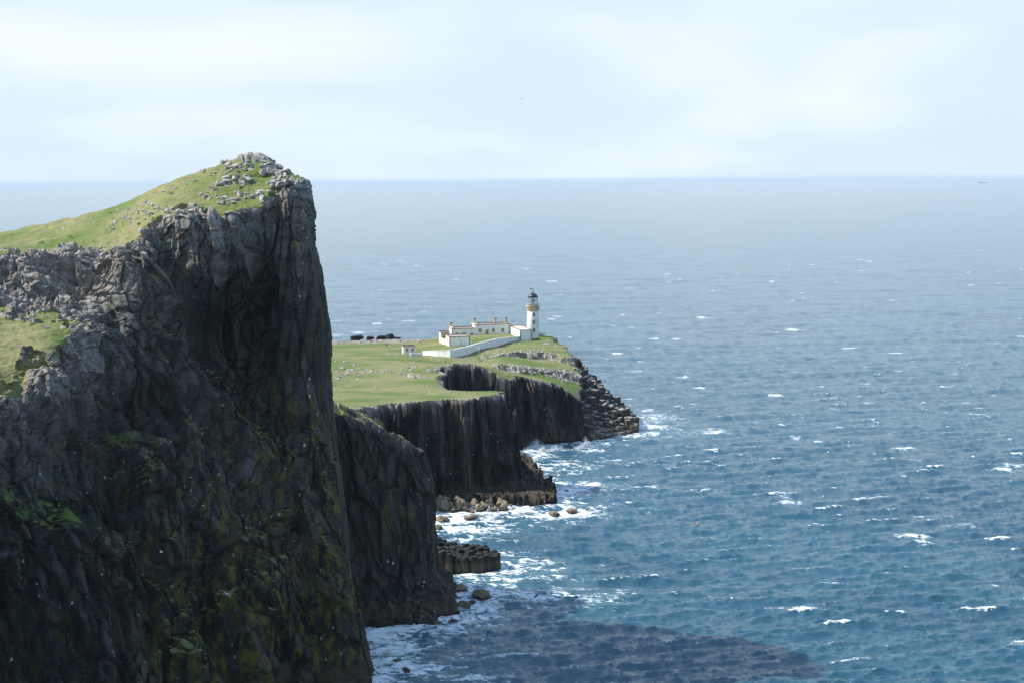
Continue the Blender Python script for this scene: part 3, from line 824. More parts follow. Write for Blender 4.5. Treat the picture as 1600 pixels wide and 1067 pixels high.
for c in ((372,258,20,40,6,1.9,-.16),(415,260,22,38,8,2.2,.25),(440,270,12,18,8,2.2,.4),(468,286,10,20,5,1.6,.4),(300,282,12,50,5,1.3,-.35),(352,283,14,20,18,1.8,-.7),(378,285,16,14,20,1.9,-.8),
          (335,292,8,14,8,1.3,-.4),(405,303,14,22,8,1.9,.0),(348,312,8,8,7,2.2,0),(318,307,5,8,4,1.6,0),(372,308,10,28,6,1.4,0),(430,285,10,14,10,2.4,-.5),(225,317,12,20,12,1.2,-.5),(212,330,12,24,12,1.1,-.6),
          (190,345,14,40,9,1.1,-.35),(270,327,18,40,5,1.2,.0),(295,334,16,36,7,1.5,.1),(160,333,8,50,4,1.0,-.25),(60,352,7,60,4,.9,-.2),(100,388,6,10,4,1.2,0),(150,385,4,20,4,.8,0),
          (40,403,12,60,8,1.5,0),(120,402,14,70,7,1.5,0),(180,402,10,30,8,1.5,0),(230,345,10,16,14,1.5,-1.0),(60,495,8,60,10,1.0,.0),(110,500,12,40,18,1.1,.3)):
    cluster(c[0], c[1], int(c[2] * 1.25), c[3], c[4] * 1.15, c[5] * .66, HPJ, hflat_s, None, head, c[6], 0.42)
for c in ((545,579,26,26,8,1.7,-.45),(562,577,14,14,6,1.5,-.3),(532,590,6,16,6,1.3,-.3),(563,592,7,8,4,1.2,-.3),(543,597,3,4,3,1.3,0),(581,578,8,9,3,1.6,0),(599,578,9,9,4,1.5,0),(617,579,6,14,2,1.0,0),
          (643,573,12,13,5,1.6,-.2),(645,586,18,22,5,1.8,.1),(668,577,12,8,5,1.8,0),(688,577,10,16,6,1.7,.1),(700,584,10,6,12,1.6,0),(703,597,6,5,5,1.3,0),(530,566,8,16,4,1.4,-.2),(541,563,4,6,3,1.2,0),
          (610,552,4,10,2,1.3,-.4),(652,562,2,5,1,1.6,0),(590,560,5,60,6,.8,0),(560,600,10,70,14,.7,0),(650,610,10,90,10,.7,0),(685,561,8,18,3,1.7,.25),(600,532,22,70,4,1.6,0),(660,533,8,40,4,1.3,0),
          (580,634,12,30,3,1.0,-.15),(650,629,14,70,2,1.0,-.05),(740,625,12,70,2,1.0,-.05),(812,622,6,10,4,1.6,.4),
          (770,553,10,28,4,1.5,-.1),(812,548,14,30,5,1.6,0),(845,546,10,22,5,1.7,.1),(782,547,6,10,4,1.4,0),(858,534,14,18,5,1.8,.2),(808,536,5,16,2,1.2,0),(742,560,9,26,3,1.3,0),
          (850,581,18,44,4,1.7,.06),(815,581,10,34,3,1.4,-.05),(885,580,10,20,4,1.6,.15),(880,592,8,16,4,1.5,.2),(800,598,5,8,4,1.4,.4)):
    cluster(c[0], c[1], int(c[2] * 1.3), c[3], c[4], c[5] * .74, LPJ, lflat_s, None, land, c[6], 0.38)

def column_mesh(seed, mat):
    r = random.Random(seed)
    n = r.choice((5, 6, 6, 6, 7))
    bm = bmesh.new()
    ring = [(math.cos((i + r.uniform(-.22, .22)) / n * 6.283), math.sin((i + r.uniform(-.22, .22)) / n * 6.283)) for i in range(n)]
    tx, ty = r.uniform(-.10, .10), r.uniform(-.10, .10)
    lo = [bm.verts.new((x * 1.04, y * 1.04, -1)) for x, y in ring]
    mi = [bm.verts.new((x, y, -0.035 + (tx * x + ty * y) * 0.25)) for x, y in ring]
    hi = [bm.verts.new((x * .84, y * .84, (tx * x + ty * y) * 0.25)) for x, y in ring]
    for i in range(n):
        j = (i + 1) % n
        bm.faces.new((lo[i], lo[j], mi[j], mi[i])); bm.faces.new((mi[i], mi[j], hi[j], hi[i]))
    bm.faces.new(hi)
    me = bpy.data.meshes.new('basalt_column'); bm.to_mesh(me); bm.free(); me.materials.append(mat)
    return me
COLS = [column_mesh(i, M_COLUMN) for i in range(10)]
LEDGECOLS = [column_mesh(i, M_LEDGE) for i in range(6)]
def column_field(poly, height, step, parent, jit=0.35, base=-3.0, rr=(0.50, 0.66), pool=None):
    P = np.array(poly); x0, y0 = P.min(0); x1, y1 = P.max(0)
    j = 0; y = y0
    while y <= y1:
        x = x0 + (step / 2 if j % 2 else 0)
        while x <= x1:
            cx, cy = x + rnd.uniform(-jit, jit) * step, y + rnd.uniform(-jit, jit) * step
            if poly_sd(P, np.array([cx]), np.array([cy]))[0] > 0:
                h = height(cx, cy)
                if h is not None:
                    r = step * rnd.uniform(*rr)
                    place(rnd.choice(pool or COLS), 'basalt_column', (cx, cy, h), (r, r, h - base), (rnd.uniform(-.07, .07), rnd.uniform(-.07, .07), rnd.uniform(0, 6.3)), parent)
            x += step
        y += step * 0.866; j += 1
# the stepped point below the lighthouse: levels read off its outline
TIPP = [E(922,690,0)[:2], E(945,684,0)[:2], E(968,680,0)[:2], E(992,675,0)[:2], E(996,667,1)[:2], (47.5, 862), (41, 872), (35, 886), (29, 894), (24, 884), (25, 850), (26, 822)]
tipf = tps([E(900,592,20), E(915,596,18.5), E(928,602,16.5), E(942,611,14.5), E(951,624,11), E(962,634,8.5), E(978,642,6.8), E(990,654,4.8), (26, 825, 10.5), (30, 822, 6), (33, 826, 4.5), (38, 832, 3.6), (28, 845, 14), (34, 842, 9), (45, 852, 4.6), (30, 870, 18)])
def tiph(x, y):
    h = float(tipf(x, y))
    q = 2.6
    h = math.floor((h + rnd.uniform(-1.6, 1.6)) / q + 0.5) * q + rnd.uniform(-.7, .7)
    return max(h, 1.2)
column_field(TIPP, tiph, 2.2, land, 0.45, rr=(0.48, 0.95))
TIPROCK = [hull_mesh('rock', 500 + i, M_COLUMN, 15) for i in range(8)]
for _ in range(150):                                # broken blocks lodged on the steps
    x_, y_ = rnd.uniform(24, 49), rnd.uniform(820, 890)
    if poly_sd(TIPP, np.array([x_]), np.array([y_]))[0] > -0.5:
        s_ = rnd.uniform(1.2, 3.0)
        place(rnd.choice(TIPROCK), 'rock', (x_, y_, max(float(tipf(x_, y_)), .8) + rnd.uniform(-.8, .6)), (s_ * rnd.uniform(.8, 1.5), s_, s_ * rnd.uniform(.6, 1.1)), (rnd.uniform(-.4, .4), rnd.uniform(-.4, .4), rnd.uniform(0, 6.3)), land)
ledge = bpy.data.objects.new('rock_ledge', None); COL.objects.link(ledge); tag(ledge, kind='structure')
LEDGEP = [E(662,893,0)[:2], E(700,895,0)[:2], E(742,897,0)[:2], E(776,890,0)[:2], E(781,885,0)[:2], E(760,880,0)[:2], E(720,876,0)[:2], E(662,872,0)[:2]]
lx0 = E(680, 880, 0)[0]; lx1 = E(780, 880, 0)[0]
def ledgeh(x, y):
    t = (x - lx0) / (lx1 - lx0)
    yb = E(700, 893, 0)[1]
    back = (y - yb) / 22.0
    h = 4.3 - 1.5 * max(t - .75, 0) * 4 * .6 + 2.4 * max(0, .35 - t) + 0.8 * max(back, 0)
    return h + rnd.uniform(-.45, .45) + rnd.choice((0, 0, 0, .4, -.5))
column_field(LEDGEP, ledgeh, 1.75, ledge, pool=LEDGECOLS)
base_bm = bmesh.new()     # rubble core between the columns
pts = [base_bm.verts.new((p[0] * .80 + .20 * np.mean([q[0] for q in LEDGEP]), p[1] * .80 + .20 * np.mean([q[1] for q in LEDGEP]), 3.4)) for p in LEDGEP]
top_f = base_bm.faces.new(pts)
ex = bmesh.ops.extrude_face_region(base_bm, geom=[top_f])
bmesh.ops.translate(base_bm, vec=(0, 0, -7), verts=[g for g in ex['geom'] if isinstance(g, bmesh.types.BMVert)])
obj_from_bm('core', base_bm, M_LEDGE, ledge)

def boulder_mesh(seed, mat):
    bm = bmesh.new()
    bmesh.ops.create_icosphere(bm, subdivisions=4, radius=1.0)
    co = np.array([v.co[:] for v in bm.verts], np.float32)
    r = np.random.default_rng(seed)
    pl = r.normal(size=(13, 3)); pl /= np.linalg.norm(pl, axis=1, keepdims=True)
    off = r.uniform(0.50, 0.86, 13)
    d = np.ones(len(co))
    for n, o in zip(pl, off):                       # cut flat facets
        k = co @ n
        d = np.minimum(d, np.where(k > 1e-3, o / np.maximum(k, 1e-3), 9))
    o3 = seed * 7.7
    _, _, cb_, _, _ = worley(co[:, 0] * 2.2 + o3, co[:, 1] * 2.2, co[:, 2] * 2.2, 22)
    d = d + 0.08 * fbm(co[:, 0] * 2.5 + o3, co[:, 1] * 2.5, co[:, 2] * 2.5, 4, 21) + 0.16 * (cb_ - .5)
    co = co * d[:, None]
    for v, c in zip(bm.verts, co): v.co = c
    me = bpy.data.meshes.new('boulder'); bm.to_mesh(me); bm.free(); me.materials.append(mat)
    return me
BOUL = [boulder_mesh(i, M_BOULDER) for i in range(8)]
RUBB = [hull_mesh('boulder', 300 + i, M_BOULDER, 13) for i in range(10)]
FARR = [hull_mesh('far_rock', 400 + i, M_LEDGE, 14) for i in range(5)]
WETB = [boulder_mesh(20 + i, M_WETROCK) for i in range(4)]
SEA_ROCKS = []
def boulder(px, py, wpx, hpx, label, group=None, wet=False, elev=0.0, flat=1.0, foam=True):
    """a shore boulder whose waterline is at (px, py); size in photograph pixels"""
    p = E(px, py, elev)
    m = p[1] / FPX
    sx = wpx * m / 2 / 0.8; sz = hpx * m / 1.3
    o = place(rnd.choice(RUBB if not foam else WETB if wet else BOUL), 'boulder', (p[0], p[1] + sx * .4, elev + sz * 0.22), (sx, sx * rnd.uniform(.75, 1.1), sz), (rnd.uniform(-.15, .15), rnd.uniform(-.15, .15), rnd.uniform(0, 6.3) if flat == 1.0 else flat))
    tag(o, label, 'boulder', group)
    if foam: SEA_ROCKS.append((p[0], p[1] + sx * .4, sx * .8))
    return o
boulder(718, 925, 27, 12, 'tan flat-topped boulder awash in foam at the foot of the dark ridge')
boulder(752, 936, 38, 15, 'long dark wedge-shaped boulder surrounded by white foam', wet=True)
boulder(838, 932, 8, 4, 'tiny rock breaking the long streak of white foam')
boulder(866, 806, 20, 9, 'low brown rock in the surf right of the rubble beach')
boulder(894, 801, 20, 8, 'outermost brown rock in the surf beyond the rubble beach')
boulder(733, 811, 22, 8, 'rounded tan boulder standing in foam in front of the rubble', elev=0.2)
boulder(690, 815, 20, 14, 'round tan boulder by the cliff wall at the left of the cove')
boulder(685, 826, 18, 9, 'low brown boulder in the foam at the left edge of the cove')
boulder(620, 1036, 18, 9, 'wet dark rock ringed by foam near the bottom of the picture', wet=True)
boulder(634, 1049, 12, 7, 'small wet rock just right of the one ringed by foam near the bottom', wet=True)
boulder(708, 973, 14, 6, 'small wet rock off the foot of the ridge', wet=True)
boulder(684, 976, 17, 7, 'squat wet rock touching the foot of the ridge', wet=True)
boulder(886, 768, 9, 3, 'dark rock awash off the right end of the middle cliff', wet=True)
for (px, py, w, h, wh) in ((700,942,26,16,'farthest back'),(722,950,22,12,'second from the right'),(712,958,18,9,'lowest'),(735,944,16,8,'rightmost'),(694,955,24,18,'leftmost')):
    boulder(px, py, w, h, 'dark boulder heaped at the foot of the lower ridge, %s of five' % wh, 'boulders at the foot of the ridge', True)
spots = []
for i in range(46):
    t = i / 45
    px = 684 + 118 * ((t * 7.31) % 1.0)
    spots.append((px, 804 - 17 * rnd.random() - (6 if px < 780 else 2) * rnd.random(), 8 + 20 * rnd.random() ** 2))
for (px, py, w) in sorted(spots, key=lambda q: q[1]):
    up = (800 - py) * 0.12
    boulder(px, py, w, w * rnd.uniform(.7, 1.05), 'tan block in the sunlit rubble below the middle cliff', 'rubble below the middle cliff', elev=up, foam=False)
for (px, w, h, wh) in ((692,22,26,'leftmost'),(716,16,22,'middle'),(757,18,24,'rightmost')):
    boulder(px, 793, w, h, 'tall upright block in the sunlit rubble, %s of the three upright ones' % wh, 'upright blocks in the rubble', elev=1.0, foam=False)
SEA_ROCKS.append((*E(730, 796, 0)[:2], 8.0)); SEA_ROCKS.append((*E(780, 797, 0)[:2], 6.0))
# far rocks beyond the shore of the point
for (px, py, w, h, lab) in ((558,529,22,7,'low dark rock on the far shore, leftmost of the far rocks'),(578,529,18,5,'flat dark rock in the middle of the far shore'),(596,529,20,7,'dark rock on the far shore left of the peaked one'),(610,529,16,10,'peaked dark rock on the far shore, tallest of the far rocks'),(621,530,7,5,'small dark rock on the far shore right of the peaked one')):
    p = at_y(px, py, 1050); m = 1050 / FPX
    o = place(rnd.choice(FARR), 'far_rock', (p[0], p[1], p[2]), (w * m * .95, 4, h * m * 1.3), (0, 0, rnd.uniform(0, 1)))
    tag(o, lab, 'rock', 'rocks on the far shore')

# ------------------------------------------------------------------ lighthouse station
kw = NT('white_harling')
st = kw.noise(kw.pos(1.1, 1.1, 0.25), 1.0, 5.0, 0.65)
M_WHITE = kw.finish(kw.mix(kw.rng(st, 0.48, 0.70, 0, 0.75), (0.80, 0.80, 0.78), (0.56, 0.54, 0.49)), 0.9, kw.noise(kw.pos(), 3.0, 3.0), 0.3, 0.05)
M_OCHRE = simple_mat('ochre_stone', (0.56, 0.43, 0.25), 0.85, 0.12, 2.0)
M_BROWN = simple_mat('brown_sandstone', (0.24, 0.165, 0.11), 0.9, 0.2, 2.5)
M_ROOF = simple_mat('pinkish_roof_lead', (0.36, 0.30, 0.28), 0.8, 0.12, 0.8)
M_GLASSD = simple_mat('dark_window_glass', (0.03, 0.035, 0.045), 0.15, 0.1, 3.0, 0.0, 0.5)
M_BLACK = simple_mat('black_lantern_paint', (0.022, 0.025, 0.035), 0.45, 0.1, 2.0, 0.1, 0.5)
M_DOOR = simple_mat('ochre_door_paint', (0.42, 0.25, 0.09), 0.6, 0.1, 2.0)
M_GREYP = simple_mat('grey_rail_paint', (0.55, 0.57, 0.58), 0.5, 0.1, 2.0)
M_WOOD = simple_mat('weathered_wood', (0.30, 0.27, 0.22), 0.9, 0.2, 3.0)
M_LENS = simple_mat('lens_glass', (0.55, 0.65, 0.66), 0.1, 0.1, 4.0, 0.0, 0.6)
kg = NT('lantern_glass')
tr = kg.n('BsdfTransparent', Color=(0.96, 0.98, 0.99)); gl = kg.n('BsdfGlossy', Roughness=0.05, Color=(0.9, 0.95, 1.0))
fr = kg.n('Fresnel', IOR=1.5)
ms = kg.n('MixShader', Fac=kg.math('MULTIPLY', fr.outputs['Fac'], 0.7)); kg.t.links.new(tr.outputs[0], ms.inputs[1]); kg.t.links.new(gl.outputs[0], ms.inputs[2])
kg.set(kg.out.inputs['Surface'], ms.outputs[0]); M_LGLASS = kg.m

EANG = math.atan2(0.164, 0.986)
def thing(name, loc, label, cat, group=None, rz=0.0):
    o = bpy.data.objects.new(name, None); COL.objects.link(o)
    o.location = loc; o.rotation_euler = (0, 0, rz)
    return tag(o, label, cat, group)
def box(name, x0, x1, y0, y1, z0, z1, mat, parent, bevel=0.0):
    bm = bmesh.new()
    bmesh.ops.create_cube(bm, size=1.0)
    for v in bm.verts:
        v.co = Vector(((x0 + x1) / 2 + v.co.x * (x1 - x0), (y0 + y1) / 2 + v.co.y * (y1 - y0), (z0 + z1) / 2 + v.co.z * (z1 - z0)))
    if bevel: bmesh.ops.bevel(bm, geom=bm.edges[:], offset=bevel, segments=1, affect='EDGES')
    return obj_from_bm(name, bm, mat, parent)
def boxes(name, lst, mat, parent):
    bm = bmesh.new()
    for (x0, x1, y0, y1, z0, z1) in lst:
        r = bmesh.ops.create_cube(bm, size=1.0)
        for v in r['verts']:
            v.co = Vector(((x0 + x1) / 2 + v.co.x * (x1 - x0), (y0 + y1) / 2 + v.co.y * (y1 - y0), (z0 + z1) / 2 + v.co.z * (z1 - z0)))
    return obj_from_bm(name, bm, mat, parent)
def lathe(name, prof, mat, parent, seg=40, smooth=True, cx=0, cy=0):
    bm = bmesh.new(); rings = []
    for (r, z) in prof:
        rings.append([bm.verts.new((cx + r * math.cos(i / seg * 6.28319), cy + r * math.sin(i / seg * 6.28319), z)) for i in range(seg)])
    for a, b in zip(rings[:-1], rings[1:]):
        for i in range(seg): bm.faces.new((a[i], a[(i + 1) % seg], b[(i + 1) % seg], b[i]))
    if prof[0][0] > 1e-3: bm.faces.new(rings[0][::-1])
    if prof[-1][0] > 1e-3: bm.faces.new(rings[-1])
    bmesh.ops.remove_doubles(bm, verts=bm.verts[:], dist=1e-4)
    return obj_from_bm(name, bm, mat, parent, smooth)
def tube(name, pts, r, mat, parent, seg=6):
    bm = bmesh.new(); rings = []
    for i, p in enumerate(pts):
        a = Vector(pts[max(i - 1, 0)]); b = Vector(pts[min(i + 1, len(pts) - 1)])
        q = (b - a).to_track_quat('Z', 'Y')
        rings.append([bm.verts.new(Vector(p) + q @ Vector((r * math.cos(k / seg * 6.283), r * math.sin(k / seg * 6.283), 0))) for k in range(seg)])
    for a, b in zip(rings[:-1], rings[1:]):
        for i in range(seg): bm.faces.new((a[i], a[(i + 1) % seg], b[(i + 1) % seg], b[i]))
    bm.faces.new(rings[0][::-1]); bm.faces.new(rings[-1])
    return obj_from_bm(name, bm, mat, parent, True)
def window(parent, x, z, w=0.95, h=1.45, y=0.0, margin=0.24, door=False, left=False):
    """stone-margined opening on the front (y) or the left (x = y) wall"""
    def mk(lst, nm, mat, par):
        if left: lst = [(c, d, a, b, e, f) for (a, b, c, d, e, f) in lst]
        return boxes(nm, lst, mat, par)
    y0, y1 = y - 0.07, y + 0.05
    fr_ = mk([(x - w/2 - margin, x - w/2, y0, y1, z, z + h), (x + w/2, x + w/2 + margin, y0, y1, z, z + h), (x - w/2 - margin, x + w/2 + margin, y0, y1, z + h, z + h + margin)]
             + ([] if door else [(x - w/2 - margin - .05, x + w/2 + margin + .05, y0 - .04, y1, z - 0.16, z)]), 'door_frame' if door else 'window', M_OCHRE, parent)
    mk([(x - w/2, x + w/2, y - 0.015, y + 0.03, z, z + h)], 'door_leaf' if door else 'pane', M_DOOR if door else M_GLASSD, fr_)
    if not door:
        mk([(x - 0.03, x + 0.03, y - 0.03, y - 0.016, z, z + h), (x - w/2, x - 0.031, y - 0.03, y - 0.016, z + h/2 - .03, z + h/2 + .03), (x + 0.031, x + w/2, y - 0.03, y - 0.016, z + h/2 - .03, z + h/2 + .03)], 'glazing_bar', M_WHITE, fr_)
    return fr_
def quoins(parent, x, y, z0, z1, sx, sy):
    """alternating corner stones; sx, sy point into the building"""
    z = z0; k = 0
    me = {}
    while z + 0.42 <= z1:
        a, b = ((0.55, 0.30), (0.30, 0.55))[k % 2]
        xs = sorted((x - sx * 0.03, x + sx * a)); ys = sorted((y - sy * 0.03, y + sy * b))
        box('quoin', xs[0], xs[1], ys[0], ys[1], z + .02, z + .40, M_BROWN, parent)
        z += 0.42; k += 1
def flat_house(name, O, L, D, Hh, label, group=None, foot=2.0, quoin_sides=(1, 1), roofm=None):
    t = thing(name, tuple(O), label, 'building', group, EANG)
    box('wall', 0, L, 0, D, -foot, Hh, M_WHITE, t)
    # parapet gutter: coping stones all round, sunken roof between
    box('roof', 0.45, L - 0.45, 0.45, D - 0.45, Hh, Hh + 0.12, roofm or M_ROOF, t)
    boxes('coping', [(-0.15, L + 0.15, -0.15, 0.45, Hh, Hh + .30), (-0.15, L + 0.15, D - 0.45, D + 0.15, Hh, Hh + .55), (-0.15, 0.45, 0.45, D - 0.45, Hh, Hh + .30), (L - 0.45, L + 0.15, 0.45, D - 0.45, Hh, Hh + .30)], M_BROWN, t)
    if quoin_sides[0]: quoins(t, 0, 0, 0, Hh, 1, 1)
    if quoin_sides[1]: quoins(t, L, 0, 0, Hh, -1, 1)
    return t
def chimney(parent, x, y, z, h=2.9):
    st = box('chimney', x - .55, x + .55, y - .45, y + .45, z - .3, z + h - .55, M_OCHRE, parent)
    box('chimney_cap', x - .66, x + .66, y - .56, y + .56, z + h - .55, z + h - .25, M_BROWN, st)
    for dx in (-.27, .27):
        lathe('chimney_pot', [(.17, z + h - .25), (.14, z + h + .35)], M_OCHRE, st, 10, True, x + dx, y)
# long keepers' house
A = flat_house('keepers_house', E(742.4, 523.3, 28.5), 16.4, 9.0, 4.6, 'long white flat-roofed house with ochre door joined to the lighthouse block', quoin_sides=(0, 1))
for x in (2.4, 8.6, 13.0): window(A, x, 1.25)
window(A, 5.6, 0.0, 1.05, 2.15, door=True)
for x in (0.4, 10.2): chimney(A, x, 4.5, 4.6)
chimney(A, 15.9, 8.0, 4.6)
box('gable_wall', -.35, 1.1, -.02, 9.02, 4.62, 5.0, M_WHITE, A)
# lower keepers' house
oB = E(742.4, 523.3, 28.5) + np.array([-10.9 * .986, -10.9 * .164, -1.5])
B = flat_house('keepers_house', oB, 10.85, 9.0, 4.45, 'lower white house left of the long one, with one chimney at its left gable', quoin_sides=(1, 0))
for x in (2.3, 5.9, 9.4): window(B, x, 1.1 if x < 9 else 0.6)
chimney(B, 0.3, 4.5, 4.45)
box('gable_wall', -.02, 0.9, 1.0, 8.0, 4.47, 5.2, M_WHITE, B)
# store at the front
oC = at_y(702.2, 543, 925); oC[2] = 27.0
Cc = flat_house('store', oC, 9.1, 11.5, 4.7, 'white flat-roofed store with brown corner stones, nearest the boundary wall')
window(Cc, 3.6, 1.4, y=0.0, left=True); window(Cc, 7.5, 1.4, y=0.0, left=True)
box('porch', 9.1, 10.6, 4.0, 6.5, -1, 2.3, M_WHITE, Cc)
# small block at the back left
oD = at_y(689, 533, 950); oD[2] = 27.2
Dd = flat_house('wash_house', oD, 4.0, 6.0, 4.6, 'small ochre-fronted annex at the far left end of the station', quoin_sides=(0, 0))
box('ochre_front', 0.05, 3.95, -0.08, -0.01, 0, 4.4, M_OCHRE, Dd); window(Dd, 1.3, 1.6, y=-0.09)
yw = thing('yard_wall', (oD[0], oD[1], oD[2]), 'low white yard wall between the annex and the store', 'wall')
dv = np.array([oC[0], oC[1]]) - np.array([oD[0], oD[1]]) + np.array([-1.0, 9.0])
la = float(np.hypot(*dv)); yw.rotation_euler = (0, 0, math.atan2(dv[1], dv[0]))
box('wall', 0, la, -.25, .25, -2, 2.4, M_WHITE, yw); box('coping', 0, la, -.33, .33, 2.403, 2.55, M_OCHRE, yw)
# block beside the tower
oE = at_y(812.5, 530, 958); oE[2] = 27.6
Eb = flat_house('engine_house', oE, 5.4, 26.5, 4.5, 'long white block beside the tower, its sunlit side wall with narrow windows', roofm=M_WHITE)
for y_ in (4.0, 9.0, 13.0, 19.0): window(Eb, y_, 1.2, 0.7, 1.9, y=0.0, left=True, margin=0.18)
# shed
oS = at_y(630, 551, 896); oS[2] = 27.0
Sh = flat_house('shed', oS, 5.2, 4.2, 2.9, 'small grey-white shed with two windows standing apart on the left', quoin_sides=(0, 0))
for x in (1.7, 4.0): window(Sh, x, 1.0, 0.8, 1.2, margin=0.12)
# tower
pT = at_y(833, 525, 981); pT[2] = 27.8
T = thing('lighthouse', tuple(pT), 'round white lighthouse tower with ochre band and black domed lantern', 'lighthouse', rz=0.0)
m = 981 / FPX
lathe('tower', [(3.10, -2.5), (3.0, 0), (2.74, 8.0), (2.64, 11.6)], M_WHITE, T, 48)
lathe('gallery_drum', [(2.641, 11.6), (2.86, 11.8), (2.84, 13.2), (3.1, 13.45), (3.3, 13.7), (3.35, 13.9), (0.5, 13.92)], M_OCHRE, T, 48)
rail = lathe('railing', [(3.25, 14.9), (3.31, 14.92), (3.31, 14.98), (3.25, 15.0), (3.25, 14.9)], M_GREYP, T, 48)
for i in range(24):
    a = i / 24 * 6.283; tube('baluster', [(3.28 * math.cos(a), 3.28 * math.sin(a), 13.9), (3.28 * math.cos(a), 3.28 * math.sin(a), 14.92)], .035, M_GREYP, rail, 5)
lathe('murette', [(2.32, 13.92), (2.32, 14.75), (2.40, 14.8), (2.30, 14.85)], M_WHITE, T, 40)
lant = lathe('lantern_glazing', [(2.25, 14.85), (2.25, 17.75)], M_LGLASS, T, 16, False)
bars = []
for i in range(12):
    a0 = i / 12 * 6.283
    f = lambda a, z: (2.28 * math.cos(a), 2.28 * math.sin(a), z)
    tube('astragal', [f(a0, 14.85), f(a0, 17.75)], .035, M_GREYP, lant, 5)
for z_ in (15.8, 16.8): lathe('astragal', [(2.25, z_ - .04), (2.31, z_ - .04), (2.31, z_ + .04), (2.25, z_ + .04), (2.25, z_ - .04)], M_GREYP, lant, 32)
lathe('lens', [(.25, 14.9), (.75, 15.1), (1.0, 16.2), (.75, 17.2), (.2, 17.4)], M_LENS, T, 24)
lathe('gutter', [(2.25, 17.7), (2.48, 17.75), (2.48, 17.95), (2.3, 18.0)], M_BLACK, T, 40)
lathe('dome', [(2.32, 17.98), (2.2, 18.5), (1.85, 19.05), (1.3, 19.5), (.6, 19.8), (.28, 19.95), (.25, 20.4), (.42, 20.6), (.30, 20.85), (.05, 20.95)], M_BLACK, T, 40)
vn = tube('weather_vane', [(0, 0, 20.9), (0, 0, 22.2)], .07, M_BLACK, T)
boxes('vane_arrow', [(-1.1, .75, -.04, .04, 21.75, 21.88), (-1.35, -.7, -.045, .045, 21.5, 22.1)], M_BLACK, vn)
for z_ in (2.2, 5.9, 9.3):
    rr_ = 3.0 - 0.032 * z_ - 0.03
    w_ = window(T, 0, z_, .85, 1.35, y=0.0, margin=.26)
    w_.location = (rr_ * math.sin(0.12), -rr_ * math.cos(0.12) - .05, 0); w_.rotation_euler = (0, 0, 0.12)
# fog signal
pF = E(846, 525.5, 27.6)
Fg = thing('fog_horn', tuple(pF), 'small white fog horn housing on a stone base right of the tower', 'fog horn', rz=-.3)
box('base', -1.2, 1.2, -1.0, 1.0, -1.0, .55, M_OCHRE, Fg)
lathe('drum', [(.80, .55), (.80, 1.4), (.6, 1.75), (.1, 1.9)], M_WHITE, Fg, 20)
hn = lathe('horn', [(.15, 0), (.22, .5), (.45, 1.1), (.62, 1.3)], M_WHITE, Fg, 20); hn.location = (.5, 0, 1.3); hn.rotation_euler = (0, 1.45, -.2)
# boundary wall: stepped along the ground
def path_wall(name, pts, label, thick=0.5, sub=5):
    P = [];
    for (a, b) in zip(pts[:-1], pts[1:]):
        for i in range(sub): P.append(np.array(a) * (1 - i / sub) + np.array(b) * (i / sub))
    P.append(np.array(pts[-1])); P = np.array(P)
    ctr = P[len(P) // 2]
    t = thing(name, (ctr[0], ctr[1], ctr[2]), label, 'wall')
    for nm, th, lo, hi, mat in (('wall', thick, None, 0.0, M_WHITE), ('coping', thick + .16, 0.003, .20, M_OCHRE if nm_coping else M_WHITE)):
        bm = bmesh.new(); rows = []
        for i, p in enumerate(P):
            d = P[min(i + 1, len(P) - 1)][:2] - P[max(i - 1, 0)][:2]; n = np.array([-d[1], d[0]]) / np.hypot(*d) * th / 2
            zt = p[3] + hi; zb = (p[2] - 2.0) if lo is None else p[3] + lo
            rows.append([bm.verts.new((p[0] - ctr[0] + s * n[0], p[1] - ctr[1] + s * n[1], z_ - ctr[2])) for s, z_ in ((1, zb), (-1, zb), (-1, zt), (1, zt))])
        for a, b in zip(rows[:-1], rows[1:]):
            for k_ in range(4): bm.faces.new((a[k_], a[(k_ + 1) % 4], b[(k_ + 1) % 4], b[k_]))
        bm.faces.new(rows[0][::-1]); bm.faces.new(rows[-1])
        obj_from_bm(nm, bm, mat, t)
    return t
def wp(px, pb, pt, e):
    b = E(px, pb, e); q = at_y(px, pt, b[1]); return (b[0], b[1], e, q[2])
nm_coping = False
path_wall('boundary_wall', [wp(705, 559, 547.3, 26.6), wp(717, 556.8, 544.8, 26.7), wp(730, 554, 541.8, 26.8), wp(750.6, 546, 535.8, 27.0), wp(775, 541.3, 529.8, 27.2), wp(796, 534.5, 527, 27.4), wp(816.6, 531.4, 526, 27.5), wp(839, 528.3, 525.3, 27.6)],
          'long white boundary wall curving up to the tower, in shade')
path_wall('boundary_wall', [wp(661, 555, 548.6, 27.0), wp(683, 557.6, 548.0, 26.8), wp(704, 559.3, 547.4, 26.6)], 'short sunlit white wall running left from the corner pillar')
pil = E(704.8, 559, 26.6)
gp = thing('gate_pillar', tuple(pil), 'white pillar at the corner of the boundary wall below the store', 'pillar')
box('shaft', -.45, .45, -.45, .45, -1.5, 4.2, M_WHITE, gp, .03); box('cap', -.6, .6, -.6, .6, 4.203, 4.45, M_OCHRE, gp, .03)
path_wall('low_wall', [wp(641, 557.5, 552.3, 27.0), wp(650, 557, 552.0, 27.0), wp(659.5, 556, 551.6, 27.0)], 'low white wall in front of the small shed')
# fence left of the low wall
f0, f1 = E(623, 562, 27.0), E(640, 557.5, 27.0)
fc = thing('wooden_fence', tuple(f0), 'short wooden rail fence in front of the small shed', 'fence')
for i in range(6):
    p = f0 + (f1 - f0) * i / 5 - f0
    tube('post', [(p[0], p[1], -1), (p[0], p[1], 1.35)], .07, M_WOOD, fc)
for z_ in (.5, 1.1):
    q = f1 - f0; tube('rail', [(0, 0, z_), (q[0], q[1], q[2] + z_)], .05, M_WOOD, fc)
